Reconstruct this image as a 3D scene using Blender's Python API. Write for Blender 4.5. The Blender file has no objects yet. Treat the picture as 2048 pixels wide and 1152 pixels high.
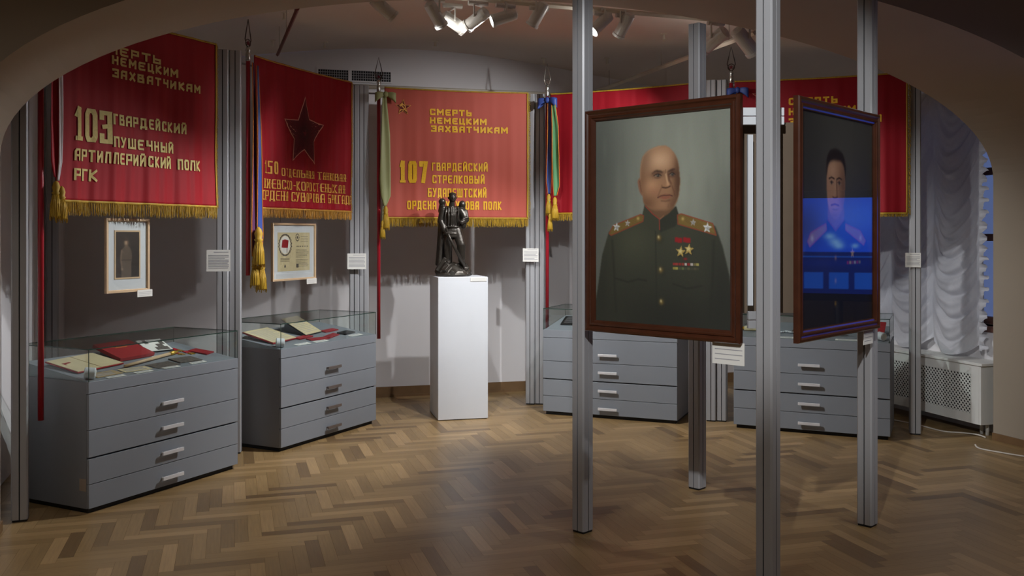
import bpy, bmesh, math, random
import numpy as np
from mathutils import Vector, Matrix, Euler
random.seed(7); np.random.seed(7)
SC = bpy.context.scene
COL = SC.collection
PI = math.pi

def lin(r, g, b):
    f = lambda c: (c/255/12.92) if c/255 <= .04045 else ((c/255+.055)/1.055)**2.4
    return (f(r), f(g), f(b))

# ------------------------------------------------------------------ camera
cam_d = bpy.data.cameras.new('camera')
cam = bpy.data.objects.new('camera', cam_d); COL.objects.link(cam)
cam.location = (0, 0, 1.6); cam.rotation_euler = (PI/2, 0, 0)
cam_d.sensor_width = 36; cam_d.lens = 36*1900/2048
cam_d.shift_y = -(576-470)/2048
cam_d.clip_start = .05
SC.camera = cam

# ------------------------------------------------------------------ world, lights, exposure
w = bpy.data.worlds.new('dusk'); SC.world = w; w.use_nodes = True
w.node_tree.nodes['Background'].inputs[0].default_value = (.13, .18, .40, 1)
w.node_tree.nodes['Background'].inputs[1].default_value = 1.2
SC.view_settings.view_transform = 'Standard'; SC.view_settings.look = 'None'
SC.view_settings.gamma = 1; SC.view_settings.use_curve_mapping = False
SC.view_settings.exposure = -0.9

def area_lamp(name, loc, aim, size, power, col=(1, .96, .90), shape='SQUARE', size_y=None):
    d = bpy.data.lights.new(name, 'AREA'); d.energy = power; d.size = size; d.color = col
    d.shape = shape
    if size_y: d.size_y = size_y
    o = bpy.data.objects.new(name, d); COL.objects.link(o); o.location = loc
    o.rotation_euler = (Vector(aim)-Vector(loc)).to_track_quat('-Z', 'Y').to_euler()
    return o
# ceiling lamps of the near room, behind and beside the camera
for x, y, pw in ((-1.0, 2.2, 33), (1.6, 1.4, 26), (3.6, 4.2, 24)):
    area_lamp('near_room_ceiling_light', (x, y, 3.45), (x, y, 0), 1.2, pw).data.spread = math.radians(140)

def spot(name, loc, aim, power, angle, blend=.5, col=(.97, .99, 1), rad=.03, parent=None):
    d = bpy.data.lights.new(name, 'SPOT'); d.energy = power; d.spot_size = math.radians(angle)
    d.spot_blend = blend; d.color = col; d.shadow_soft_size = rad
    o = bpy.data.objects.new(name, d); COL.objects.link(o)
    o.location = loc
    o.rotation_euler = (Vector(aim)-Vector(loc)).to_track_quat('-Z', 'Y').to_euler()
    if parent: o.parent = parent
    return o

# spotlights under the near room's ceiling, out of the frame above
spot('near_room_spotlight', (.1, 1.3, 3.45), (.95, 4.6, 2.0), 760, 38)
spot('near_room_spotlight', (3.4, 2.8, 3.4), (1.7, 4.9, 1.4), 170, 36)

# ------------------------------------------------------------------ helpers
class MB:
    """collects shapes and links them as one mesh object"""
    def __init__(s): s.v = []; s.f = []; s.m = []; s.col = []
    def add(s, vs, fs, m=0, c=None):
        n = len(s.v); s.v += [tuple(p) for p in vs]
        s.f += [tuple(i+n for i in q) for q in fs]; s.m += [m]*len(fs)
        s.col += [c]*len(fs)
        return s
    def box(s, x0, x1, y0, y1, z0, z1, m=0, M=None, c=None):
        vs = [(x, y, z) for x in (x0, x1) for y in (y0, y1) for z in (z0, z1)]
        if M: vs = [M @ Vector(p) for p in vs]
        return s.add(vs, [(0,1,3,2),(4,6,7,5),(0,4,5,1),(2,3,7,6),(0,2,6,4),(1,5,7,3)], m, c)
    def tube(s, pts, r, n=8, closed=False, m=0, cap=True):
        pts = [Vector(p) for p in pts]; k = len(pts)
        rs = r if isinstance(r, (list, tuple)) else [r]*k
        vs = []; up = None
        for i, p in enumerate(pts):
            a = pts[(i-1) % k] if (closed or i > 0) else p
            b = pts[(i+1) % k] if (closed or i < k-1) else p
            t = (b-a).normalized() if (b-a).length > 1e-9 else Vector((0,0,1))
            if up is None: up = Vector((0,0,1)) if abs(t.z) < .9 else Vector((1,0,0))
            x = up.cross(t)
            if x.length < 1e-6: x = Vector((1,0,0)).cross(t)
            x.normalize(); y = t.cross(x); up = y
            for j in range(n):
                an = 2*PI*j/n
                vs.append(p+(x*math.cos(an)+y*math.sin(an))*rs[i])
        fs = []
        for i in range(k if closed else k-1):
            for j in range(n):
                a = i*n+j; b = i*n+(j+1) % n; c_ = ((i+1) % k)*n+(j+1) % n; d = ((i+1) % k)*n+j
                fs.append((a, b, c_, d))
        if not closed and cap:
            fs.append(tuple(range(n-1, -1, -1))); fs.append(tuple((k-1)*n+j for j in range(n)))
        return s.add(vs, fs, m)
    def lathe(s, prof, n=24, M=None, m=0):
        vs = []; fs = []
        for r, z in prof:
            for j in range(n):
                a = 2*PI*j/n; vs.append((r*math.cos(a), r*math.sin(a), z))
        for i in range(len(prof)-1):
            for j in range(n):
                fs.append((i*n+j, i*n+(j+1) % n, (i+1)*n+(j+1) % n, (i+1)*n+j))
        fs.append(tuple(range(n-1, -1, -1))); fs.append(tuple((len(prof)-1)*n+j for j in range(n)))
        if M: vs = [M @ Vector(p) for p in vs]
        return s.add(vs, fs, m)
    def prism(s, poly, z0, z1, M=None, m=0):
        n = len(poly)
        vs = [(x, y, z0) for x, y in poly]+[(x, y, z1) for x, y in poly]
        if M: vs = [M @ Vector(p) for p in vs]
        fs = [(i, (i+1) % n, n+(i+1) % n, n+i) for i in range(n)]
        fs += [tuple(range(n-1, -1, -1)), tuple(range(n, 2*n))]
        return s.add(vs, fs, m)
    def ball(s, c, r, n=12, k=8, M=None, m=0):
        r = r if isinstance(r, (tuple, list)) else (r, r, r)
        vs = [(0, 0, r[2])]; fs = []
        for i in range(1, k):
            t = PI*i/k
            for j in range(n):
                a = 2*PI*j/n
                vs.append((r[0]*math.sin(t)*math.cos(a), r[1]*math.sin(t)*math.sin(a), r[2]*math.cos(t)))
        vs.append((0, 0, -r[2])); L = len(vs)-1
        for j in range(n):
            fs.append((0, 1+j, 1+(j+1) % n)); b = 1+(k-2)*n
            fs.append((L, b+(j+1) % n, b+j))
        for i in range(k-2):
            for j in range(n):
                a = 1+i*n
                fs.append((a+j, a+n+j, a+n+(j+1) % n, a+(j+1) % n))
        if M: vs = [M @ Vector(p) for p in vs]
        return s.add([Vector(p)+Vector(c) for p in vs], fs, m)
    def grid(s, fn, nu, nv, m=0):
        vs = [fn(i/nu, j/nv) for j in range(nv+1) for i in range(nu+1)]
        fs = [(j*(nu+1)+i, j*(nu+1)+i+1, (j+1)*(nu+1)+i+1, (j+1)*(nu+1)+i) for j in range(nv) for i in range(nu)]
        return s.add(vs, fs, m)
    def sweep_frame(s, w, h, prof, m=0):
        """mitred moulding round a w x h rectangle centred in local xz; prof = (inset, y) points, closed"""
        vs = []; n = len(prof)
        for sx, sz in ((-1,-1), (1,-1), (1,1), (-1,1)):
            for a, y in prof: vs.append((sx*(w/2-a), y, sz*(h/2-a)))
        fs = []
        for c in range(4):
            for i in range(n):
                fs.append((c*n+i, c*n+(i+1) % n, ((c+1) % 4)*n+(i+1) % n, ((c+1) % 4)*n+i))
        return s.add(vs, fs, m)
    def build(s, name, mat, parent=None, smooth=False, bevel=0, loc=None, rot=None, weld=False, fix=True):
        me = bpy.data.meshes.new(name); me.from_pydata(s.v, [], s.f)
        mats = mat if isinstance(mat, (list, tuple)) else [mat]
        for q in mats: me.materials.append(q)
        if len(mats) > 1: me.polygons.foreach_set('material_index', s.m)
        if any(c is not None for c in s.col):
            at = me.color_attributes.new('tone', 'FLOAT_COLOR', 'CORNER'); buf = []
            for p, c in zip(me.polygons, s.col):
                buf += list(c or (1,1,1,1))*p.loop_total
            at.data.foreach_set('color', buf)
        if fix or weld:
            bm = bmesh.new(); bm.from_mesh(me)
            if weld: bmesh.ops.remove_doubles(bm, verts=bm.verts, dist=1e-5)
            bmesh.ops.recalc_face_normals(bm, faces=bm.faces)
            bm.to_mesh(me); bm.free()
        if smooth:
            me.polygons.foreach_set('use_smooth', [True]*len(me.polygons))
        me.update()
        o = bpy.data.objects.new(name, me); COL.objects.link(o)
        if parent: o.parent = parent
        if loc: o.location = loc
        if rot: o.rotation_euler = rot
        if bevel:
            b = o.modifiers.new('bevel', 'BEVEL'); b.width = bevel; b.segments = 2; b.limit_method = 'ANGLE'
        return o

def tag(o, label=None, cat=None, group=None, kind=None):
    if label: o['label'] = label
    if cat: o['category'] = cat
    if group: o['group'] = group
    if kind: o['kind'] = kind
    return o
def thing(name, label, cat, loc=(0,0,0), rz=0, group=None, rot=None):
    o = bpy.data.objects.new(name, None); COL.objects.link(o); o.empty_display_size = .1
    o.location = loc; o.rotation_euler = rot or (0, 0, rz)
    return tag(o, label, cat, group)
def structure(o): o['kind'] = 'structure'; return o
def copy_tree(o, parent=None):
    c = o.copy(); COL.objects.link(c)
    if parent: c.parent = parent
    for ch in list(o.children): copy_tree(ch, c)
    return c

# ------------------------------------------------------------------ materials
def mat(name, col, rough=.5, metal=0, var=.06, scale=12, bump=0, spec=.5, sheen=0, emit=None, coat=0, stretch=None):
    m = bpy.data.materials.new(name); m.use_nodes = True; nt = m.node_tree
    b = nt.nodes['Principled BSDF']
    b.inputs['Roughness'].default_value = rough; b.inputs['Metallic'].default_value = metal
    b.inputs['Specular IOR Level'].default_value = spec
    b.inputs['Coat Weight'].default_value = coat
    if sheen: b.inputs['Sheen Weight'].default_value = sheen
    tc = nt.nodes.new('ShaderNodeTexCoord'); mp = nt.nodes.new('ShaderNodeMapping')
    nz = nt.nodes.new('ShaderNodeTexNoise'); nz.inputs['Scale'].default_value = scale; nz.inputs['Detail'].default_value = 4
    nt.links.new(tc.outputs['Object'], mp.inputs[0]); nt.links.new(mp.outputs[0], nz.inputs['Vector'])
    if stretch: mp.inputs['Scale'].default_value = stretch
    mx = nt.nodes.new('ShaderNodeMix'); mx.data_type = 'RGBA'
    mx.inputs[6].default_value = (*[max(0, c*(1-var*2)) for c in col], 1)
    mx.inputs[7].default_value = (*[min(1, c*(1+var*2)) for c in col], 1)
    nt.links.new(nz.outputs['Fac'], mx.inputs[0]); nt.links.new(mx.outputs[2], b.inputs['Base Color'])
    if bump:
        bp = nt.nodes.new('ShaderNodeBump'); bp.inputs['Strength'].default_value = bump; bp.inputs['Distance'].default_value = .01
        nt.links.new(nz.outputs['Fac'], bp.inputs['Height']); nt.links.new(bp.outputs[0], b.inputs['Normal'])
    if emit:
        b.inputs['Emission Color'].default_value = (*emit[0], 1); b.inputs['Emission Strength'].default_value = emit[1]
    return m
def attr_mat(name, rough=.6, attr='paint', coat=0, coat_rough=.1):
    m = bpy.data.materials.new(name); m.use_nodes = True; nt = m.node_tree
    b = nt.nodes['Principled BSDF']; b.inputs['Roughness'].default_value = rough
    b.inputs['Coat Weight'].default_value = coat; b.inputs['Coat Roughness'].default_value = coat_rough
    a = nt.nodes.new('ShaderNodeVertexColor'); a.layer_name = attr
    nt.links.new(a.outputs[0], b.inputs['Base Color']); return m
def pane_mat(name, tint, refl=1.0, rough=0.0, ior=1.5):
    m = bpy.data.materials.new(name); m.use_nodes = True; nt = m.node_tree
    nt.nodes.remove(nt.nodes['Principled BSDF'])
    out = nt.nodes['Material Output']
    t = nt.nodes.new('ShaderNodeBsdfTransparent'); t.inputs[0].default_value = (*tint, 1)
    g = nt.nodes.new('ShaderNodeBsdfGlossy'); g.inputs['Roughness'].default_value = rough
    fr = nt.nodes.new('ShaderNodeFresnel'); fr.inputs[0].default_value = ior
    mu = nt.nodes.new('ShaderNodeMath'); mu.operation = 'MULTIPLY'; mu.inputs[1].default_value = refl
    mx = nt.nodes.new('ShaderNodeMixShader')
    ge = nt.nodes.new('ShaderNodeNewGeometry'); mr = nt.nodes.new('ShaderNodeMapRange')
    mr.inputs[3].default_value = ior; mr.inputs[4].default_value = 1/ior     # same reflectance on both faces of the pane
    nt.links.new(ge.outputs['Backfacing'], mr.inputs[0]); nt.links.new(mr.outputs[0], fr.inputs[0])
    nt.links.new(fr.outputs[0], mu.inputs[0]); nt.links.new(mu.outputs[0], mx.inputs[0])
    nt.links.new(t.outputs[0], mx.inputs[1]); nt.links.new(g.outputs[0], mx.inputs[2])
    nt.links.new(mx.outputs[0], out.inputs[0]); return m

M = {}
M['wall'] = mat('plaster', lin(222, 219, 220), .85, var=.02, scale=3, bump=.05)
M['arch'] = mat('arch_plaster', lin(166, 154, 138), .85, var=.02, scale=3, bump=.05)
M['ceiling'] = mat('ceiling_plaster', lin(214, 204, 196), .9, var=.02, scale=2)
M['alu'] = mat('brushed_aluminium', lin(168, 168, 171), .40, .15, var=.015, scale=30, stretch=(1, 1, .05))
M['alu_dark'] = mat('dark_slot', lin(24, 24, 28), .7)
M['cab'] = mat('grey_laminate', lin(133, 138, 145), .45, var=.015, scale=5)
M['cab_side'] = mat('grey_carcass', lin(122, 124, 130), .5, var=.02, scale=5)
M['black'] = mat('black_plinth', lin(14, 14, 15), .6)
M['handle'] = mat('white_handle', lin(225, 225, 228), .3, .2)
M['handle_shaded'] = mat('shaded_white_handle', lin(120, 110, 104), .35, .5)  # white handles of the second case, their shade put into the colour
M['white'] = mat('white_paint', lin(212, 215, 220), .5, var=.01)
M['paper'] = mat('paper', lin(226, 224, 218), .8, var=.02)
M['ink'] = mat('printed_ink', lin(158, 157, 162), .8)
M['oldpaper'] = mat('old_paper', lin(205, 190, 152), .85, var=.06, scale=20)
M['tan'] = mat('tan_paper', lin(168, 146, 110), .85, var=.1, scale=20)
M['greyprint'] = mat('grey_print', lin(96, 88, 82), .7, var=.5, scale=60)
M['redbook'] = mat('red_cloth', lin(150, 26, 34), .6, var=.06)
M['redribbon'] = mat('red_ribbon', lin(170, 24, 40), .55)
M['gold'] = mat('gold', lin(214, 170, 70), .35, .7)
M['gold_thread'] = mat('gold_thread', lin(176, 140, 34), .6, var=.2, scale=60, stretch=(1, 1, .1))
M['amber_thread'] = mat('amber_thread', lin(176, 126, 46), .6, var=.2, scale=60, stretch=(1, 1, .1))
M['banner_red'] = mat('red_satin', lin(152, 18, 30), .65, var=.04, scale=5, spec=.3, stretch=(3, 3, .4))
M['banner_deep'] = mat('deep_red_satin', lin(146, 14, 30), .65, var=.04, scale=5, spec=.3, stretch=(3, 3, .4))
M['banner_faded'] = mat('faded_coral_silk', lin(180, 84, 70), .65, var=.03, scale=4, spec=.3, stretch=(3, 3, .4))
M['letter_pale'] = mat('pale_gold_embroidery', lin(216, 196, 122), .6, var=.1, scale=80)
M['letter_yellow'] = mat('yellow_embroidery', lin(232, 178, 20), .6, var=.1, scale=80)
M['letter_amber'] = mat('amber_embroidery', lin(218, 160, 66), .6, var=.1, scale=80)
M['star_maroon'] = mat('maroon_velvet', lin(104, 22, 34), .8, var=.2, scale=40)
M['star_ray'] = mat('maroon_ray', lin(70, 14, 24), .8)
M['star_edge'] = mat('pale_pink_piping', lin(212, 150, 130), .6)
M['pole'] = mat('red_pole', lin(160, 20, 38), .35, coat=.3)
M['steel'] = mat('polished_steel', lin(196, 196, 190), .25, .9)
M['finial_dark'] = mat('dark_bronze_finial', lin(72, 54, 44), .4, .7)
M['green_rib'] = mat('pale_green_silk', lin(154, 158, 108), .55, var=.05, scale=8)
M['green2_rib'] = mat('green_silk', lin(98, 160, 110), .55)
M['blue_rib'] = mat('blue_silk', lin(52, 76, 150), .5)
M['purple_rib'] = mat('purple_silk', lin(92, 40, 90), .5)
M['orange_rib'] = mat('orange_silk', lin(206, 122, 40), .5)
M['white_rib'] = mat('white_silk', lin(222, 214, 216), .5)
M['bronze'] = mat('patinated_bronze', lin(66, 61, 55), .33, .5, var=.25, scale=18, bump=.4)
M['frame_wood'] = mat('mahogany', lin(66, 34, 20), .28, 0, var=.2, scale=14, coat=.5)
M['frame_back'] = mat('dark_backing', lin(40, 28, 22), .7)
M['pale_wood'] = mat('pale_ash', lin(206, 176, 140), .5, var=.06, scale=20)
M['rail_wood'] = mat('brown_baseboard', lin(124, 96, 66), .45, var=.12, scale=10)
M['glazing'] = pane_mat('glazing', (.97, .98, .97), 1.0)
M['picture_glass'] = pane_mat('picture_glass', (.96, .97, .97), 1.4)
M['case_glass'] = pane_mat('case_glass', (.96, .985, .975), .8)
M['glass_edge'] = mat('green_glass_edge', lin(46, 66, 58), .2)
M['silver'] = mat('silver_white_lamp', lin(215, 214, 210), .35, .1)
M['track'] = mat('red_brown_track', lin(104, 40, 32), .5)
M['cream'] = mat('cream_metal', lin(214, 206, 190), .5)
M['vent_dark'] = mat('vent_dark', lin(30, 30, 34), .8)
M['radiator'] = mat('radiator_cover_paint', lin(226, 226, 222), .5, var=.02)
M['window_wood'] = mat('brown_window_wood', lin(92, 56, 44), .45, var=.1)
M['cable'] = mat('white_cable', lin(214, 208, 198), .5)
M['lens'] = mat('lamp_lens', (1, 1, 1), .3, emit=((1, .98, .94), 9))

# ------------------------------------------------------------------ the setting
E_ = Vector((.944, .331, 0)); N_ = Vector((.331, -.944, 0)); A_ = Vector((-2.74, 5.15, 0))
def RM(s, w_, z=0): return A_+E_*s+N_*w_+Vector((0, 0, z))      # along the arch wall, out towards the near room
V_ = Vector((-.297, .955, 0))
LW0 = A_-E_*.23; LW1 = LW0+V_*3.727
RW0 = Vector((3.95, 7.50, 0)); RW1 = RW0+V_*3.186

# parquet: herringbone of separate blocks laid square to the room
def floor():
    L, Wd = .42, .07; g = .0005
    mb = MB(); uv = []
    ca, sa = math.cos(math.radians(16.5)), math.sin(math.radians(16.5))
    def plank(x, y, horiz):
        w_, h_ = (L, Wd) if horiz else (Wd, L)
        c = (x+w_/2, y+h_/2); X, Y = c[0]*ca-c[1]*sa, c[0]*sa+c[1]*ca+5
        if not (-5.2 < X < 6.5 and -1.5 < Y < 11): return
        q = [(x+g, y+g), (x+w_-g, y+g), (x+w_-g, y+h_-g), (x+g, y+h_-g)]
        vs = [(a*ca-b*sa, a*sa+b*ca+5, 0) for a, b in q]
        t = random.random(); t2 = random.random()
        mb.add(vs, [(0, 1, 2, 3)], 0, (t, t2, random.random(), 1))
        o = random.random()*20
        uvq = [(0, 0), (L, 0), (L, Wd), (0, Wd)] if horiz else [(0, 0), (0, Wd), (L, Wd), (L, 0)]
        for a, b in uvq: uv.append((a+o, b+o))
    n = int(L/Wd)
    for i in range(-140, 141):
        for j in range(-22, 23):
            x = i*Wd+j*L; y = i*Wd-j*L
            plank(x, y, True)
            plank(x-Wd, y-L+Wd+0, False) if False else plank(x+L, y-L+Wd, False)
    o = mb.build('floor', M['black'], fix=False)
    me = o.data; ul = me.uv_layers.new(name='uv')
    ul.data.foreach_set('uv', [c for p in uv for c in p])
    m = bpy.data.materials.new('oak_parquet'); m.use_nodes = True; nt = m.node_tree
    b = nt.nodes['Principled BSDF']
    at = nt.nodes.new('ShaderNodeVertexColor'); at.layer_name = 'tone'
    sp = nt.nodes.new('ShaderNodeSeparateColor'); nt.links.new(at.outputs[0], sp.inputs[0])
    rp = nt.nodes.new('ShaderNodeValToRGB'); cr = rp.color_ramp
    cr.elements[0].color = (*lin(116, 92, 62), 1); cr.elements[1].color = (*lin(176, 146, 104), 1)
    for pos, c in ((.2, (142, 116, 78)), (.55, (153, 126, 86)), (.85, (161, 133, 92))):
        e = cr.elements.new(pos); e.color = (*lin(*c), 1)
    nt.links.new(sp.outputs[0], rp.inputs[0])
    uvn = nt.nodes.new('ShaderNodeUVMap'); mp = nt.nodes.new('ShaderNodeMapping'); mp.inputs['Scale'].default_value = (3, 55, 1)
    nz = nt.nodes.new('ShaderNodeTexNoise'); nz.inputs['Scale'].default_value = 1.6; nz.inputs['Detail'].default_value = 6
    nt.links.new(uvn.outputs[0], mp.inputs[0]); nt.links.new(mp.outputs[0], nz.inputs['Vector'])
    gr = nt.nodes.new('ShaderNodeValToRGB'); gr.color_ramp.elements[0].position = .3; gr.color_ramp.elements[0].color = (.88, .87, .86, 1)
    gr.color_ramp.elements[1].position = .65; gr.color_ramp.elements[1].color = (1.06, 1.05, 1.02, 1)
    nt.links.new(nz.outputs['Fac'], gr.inputs[0])
    mx = nt.nodes.new('ShaderNodeMix'); mx.data_type = 'RGBA'; mx.blend_type = 'MULTIPLY'; mx.inputs[0].default_value = 1
    nt.links.new(rp.outputs[0], mx.inputs[6]); nt.links.new(gr.outputs[0], mx.inputs[7])
    nt.links.new(mx.outputs[2], b.inputs['Base Color'])
    b.inputs['Roughness'].default_value = .36; b.inputs['Specular IOR Level'].default_value = .5
    me.materials[0] = m
    structure(o)
    sub = MB().box(-6, 7.5, -5, 12, -.06, -.002).build('floor_base', mat('floor_joint', lin(104, 82, 56), .8)); structure(sub)
floor()

def arch_wall():
    mb = MB(); a, b, c0, z0, D, top = 3.46, 1.095, 3.43, 2.03, 1.05, 3.75
    pts = [(c0-a, 0), (c0-a, .11), (c0-a, 1.0)]
    n = 64
    for i in range(n+1):
        t = PI-PI*i/n; pts.append((c0+a*math.cos(t), z0+b*math.sin(t)))
    pts += [(c0+a, 1.0), (c0+a, .11), (c0+a, 0)]
    def V(s, w_, z): return RM(s, w_, z)
    vs = []; fs = []
    for s, z in pts: vs += [V(s, 0, z), V(s, D, z), V(s, 0, top), V(s, D, top)]
    for i in range(len(pts)-1):
        p, q = 4*i, 4*i+4
        fs.append((p, q, q+1, p+1))
        if 2 <= i < len(pts)-3: fs += [(p, q, q+2, p+2), (p+1, q+1, q+3, p+3)]
    mb.add(vs, fs)
    for s0, s1 in ((-3.0, c0-a), (c0+a, 10.2)):
        for w_ in (0, D):
            mb.add([V(s0, w_, 0), V(s1, w_, 0), V(s1, w_, top), V(s0, w_, top)], [(0, 1, 2, 3)])
    structure(mb.build('wall_arch', M['arch'], weld=True))
    for nm, s in (('trim_1', c0-a), ('trim_2', c0+a)):
        sg = 1 if s < 3 else -1
        t = MB(); q = [RM(s, .0), RM(s+sg*.012, .0), RM(s+sg*.012, D), RM(s, D)]
        t.prism([(p.x, p.y) for p in q], 0, .055)
        structure(t.build(nm, M['rail_wood']))
arch_wall()

def ceil_z(p):
    u = (p-RM(3.43, 0)).dot(E_)+.3
    return 3.45-.42*(1-math.exp(-(.065/.42)*u*u))
def rooms():
    P0 = RM(-.5, .02); P1 = RM(7.4, .02)
    def cf(i, j):
        p = P0.lerp(P1, i).lerp((LW1-E_*.1).lerp(RW1+E_*.15, i), j)
        return (p.x, p.y, ceil_z(p))
    structure(MB().grid(cf, 60, 10).build('ceiling', M['ceiling'], smooth=True))
    def wallq(name, p, q, z0, z1, th, m=M['wall'], out=1):
        d = (q-p).normalized(); nrm = Vector((d.y, -d.x, 0))*th*out
        mb = MB(); mb.prism([(k.x, k.y) for k in (p, q, q+nrm, p+nrm)], z0, z1)
        return structure(mb.build(name, m))
    ext = (RW1-LW1).normalized()*.3
    wallq('wall_back', LW1-ext, RW1+ext, 0, 3.6, .2, out=-1)
    wallq('wall_left', LW0, LW1, 0, 3.6, .2, out=-1)
    # right wall with its window opening
    def R(t): return RW0+V_*t
    d = Vector((V_.y, -V_.x, 0))
    mb = MB()
    for t0, t1, z0, z1 in ((-.3, .02, 0, 3.6), (.02, 1.75, 0, .86), (.02, 1.75, 2.75, 3.6), (1.75, 3.3, 0, 3.6)):
        q = [R(t0), R(t1), R(t1)+d*.35, R(t0)+d*.35]
        mb.prism([(k.x, k.y) for k in q], z0, z1)
    structure(mb.build('wall_right', M['wall']))
    # brown skirting
    q0 = LW1; q1 = RW1; dn = (q1-q0).normalized(); nn = Vector((dn.y, -dn.x, 0))
    t = MB(); t.prism([(k.x, k.y) for k in (q0, q1, q1+nn*.018, q0+nn*.018)], 0, .1)
    t.prism([(k.x, k.y) for k in (q0, q1, q1+nn*.03, q0+nn*.03)], 0, .022)
    structure(t.build('baseboard_back', M['rail_wood']))
    # near room shell
    for nm, s0, w0, s1, w1 in (('wall_near_left', -2.6, 1.05, -2.6, 9), ('wall_near_right', 9.8, 1.05, 9.8, 9), ('wall_near_back', -2.6, 9, 9.8, 9)):
        p, q = RM(s0, w0), RM(s1, w1); d2 = (q-p).normalized(); n2 = Vector((-d2.y, d2.x, 0))*.15
        c = RM(3.4, 5)-(p+q)/2
        if n2.dot(c) > 0: n2 = -n2
        mb = MB(); mb.prism([(k.x, k.y) for k in (p, q, q+n2, p+n2)], 0, 3.75); structure(mb.build(nm, M['arch']))
    mb = MB(); mb.prism([(k.x, k.y) for k in (RM(-2.7, 1.0), RM(9.9, 1.0), RM(9.9, 9.1), RM(-2.7, 9.1))], 3.7, 3.8)
    structure(mb.build('ceiling_near', M['ceiling']))
    # window
    wz0, wz1, wt0, wt1 = .86, 2.75, .02, 1.75
    def box_on(mb, t0, t1, d0, d1, z0, z1):
        q = [R(t0)+d*d0, R(t1)+d*d0, R(t1)+d*d1, R(t0)+d*d1]
        mb.prism([(k.x, k.y) for k in q], z0, z1)
    fr = MB()
    for t in (wt0, .58, 1.16, wt1-.07): box_on(fr, t, t+.07, .12, .19, wz0, wz1)
    for z in (wz0, 1.55, 2.1, wz1-.07): box_on(fr, wt0, wt1, .125, .185, z, z+.06)
    win = structure(fr.build('window_1', M['window_wood']))
    gl = MB(); box_on(gl, wt0, wt1, .15, .154, wz0, wz1); gl.build('pane', M['glazing'], win)
    sl = MB(); box_on(sl, wt0-.02, wt1, -.012, .12, wz0-.05, wz0); sl.build('window_sill', M['window_wood'], win)
    return R, d
R_, D_ = rooms()

# ------------------------------------------------------------------ aluminium posts
def post_section(s=.085):
    h = s/2; c = .008; g = .0032; d = .009
    side = [(-h+c, -h), (-g, -h), (-g, -h+d), (g, -h+d), (g, -h), (h-c, -h)]
    out = []
    for k in range(4):
        a = k*PI/2; out += [(x*math.cos(a)-y*math.sin(a), x*math.sin(a)+y*math.cos(a)) for x, y in side]
    return out
def make_profile(parent, x, y, H, s=.085, rz=0):
    mb = MB(); mb.prism(post_section(s), .012, H)
    p = mb.build('profile', M['alu'], parent, loc=(x, y, 0), rot=(0, 0, rz))
    g = MB(); h = s/2-.0085
    for k in range(4):
        a = k*PI/2; R2 = Matrix.Rotation(a, 4, 'Z')
        g.box(-.003, .003, -h-.002, -h, .014, H-.002, M=R2)
    g.build('slot', M['alu_dark'], p)
    MB().box(-s/2+.006, s/2-.006, -s/2+.006, s/2-.006, 0, .014).build('foot', M['black'], p)
    return p
def post(label, x, y, rz, H=2.95, double=False, group='aluminium display posts'):
    t = thing('display_post', label, 'post', (x, y, 0), rz, group)
    if double:
        make_profile(t, -.0435, 0, H); make_profile(t, .0435, .02, H)
    else: make_profile(t, 0, 0, H)
    return t
R45 = math.radians(45)
PP = [Vector((-2.76, 5.33)), Vector((-2.07, 6.95)), Vector((-1.38, 8.57)), Vector((.22, 8.99)), Vector((1.76, 8.17)), Vector((3.24, 7.64))]
post('aluminium post at the far left, beside the arch pier and the nearest cabinet', PP[0].x, PP[0].y, math.radians(22))
post('double aluminium post between the two cabinets on the left', PP[1].x, PP[1].y, math.radians(12), double=True)
post('double aluminium post between the star banner and the coral banner', PP[2].x, PP[2].y, math.radians(10), double=True)
post('double aluminium post at the right edge of the coral banner', PP[3].x, PP[3].y, math.radians(-12), 2.93, double=True)
post('double aluminium post behind the portraits, between the two right-hand cabinets', PP[4].x, PP[4].y, math.radians(-20), 2.93, double=True)
post('aluminium post with a small white card in front of the ruched curtain', PP[5].x, PP[5].y, math.radians(-18))
post('grey post standing by the left wall, seen above the nearest glass case', -3.70, 7.65, math.radians(20), 2.9)
KL, KF, KR, KB = Vector((.381, 5.13)), Vector((1.178, 4.37)), Vector((1.96, 5.24)), Vector((1.17, 6.0))
post('tall aluminium post at the left edge of the bald officer portrait', KL.x, KL.y, R45)
post('tall aluminium post standing nearest, between the two large portraits', KF.x, KF.y, R45)
post('tall aluminium post behind the right edge of the dark glazed portrait', KR.x, KR.y, R45)
post('aluminium post behind the bald officer portrait, its top free below the arch', KB.x, KB.y, R45, 2.93)

# bar from post to post that the banners and small frames hang on
for i, (a, b) in enumerate(zip(PP[:-1], PP[1:])):
    d = (b-a).normalized(); q = b-d*.12; p = a+d*.08; nrm = Vector((-d.y, d.x))*.02
    mb = MB(); mb.tube([(p.x+nrm.x, p.y+nrm.y, 2.885), (q.x+nrm.x, q.y+nrm.y, 2.885)], .008, 8)
    tag(mb.build('hanging_rail', M['alu'], smooth=True), ['thin rail behind the top edge of the banner numbered 103', 'thin rail behind the top edge of the star banner',
        'thin rail behind the top edge of the coral banner', 'thin rail behind the top edge of the banner above the bald officer portrait',
        'thin rail behind the top edge of the banner above the dark portrait'][i], 'rail', 'hanging rails between the posts')

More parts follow.
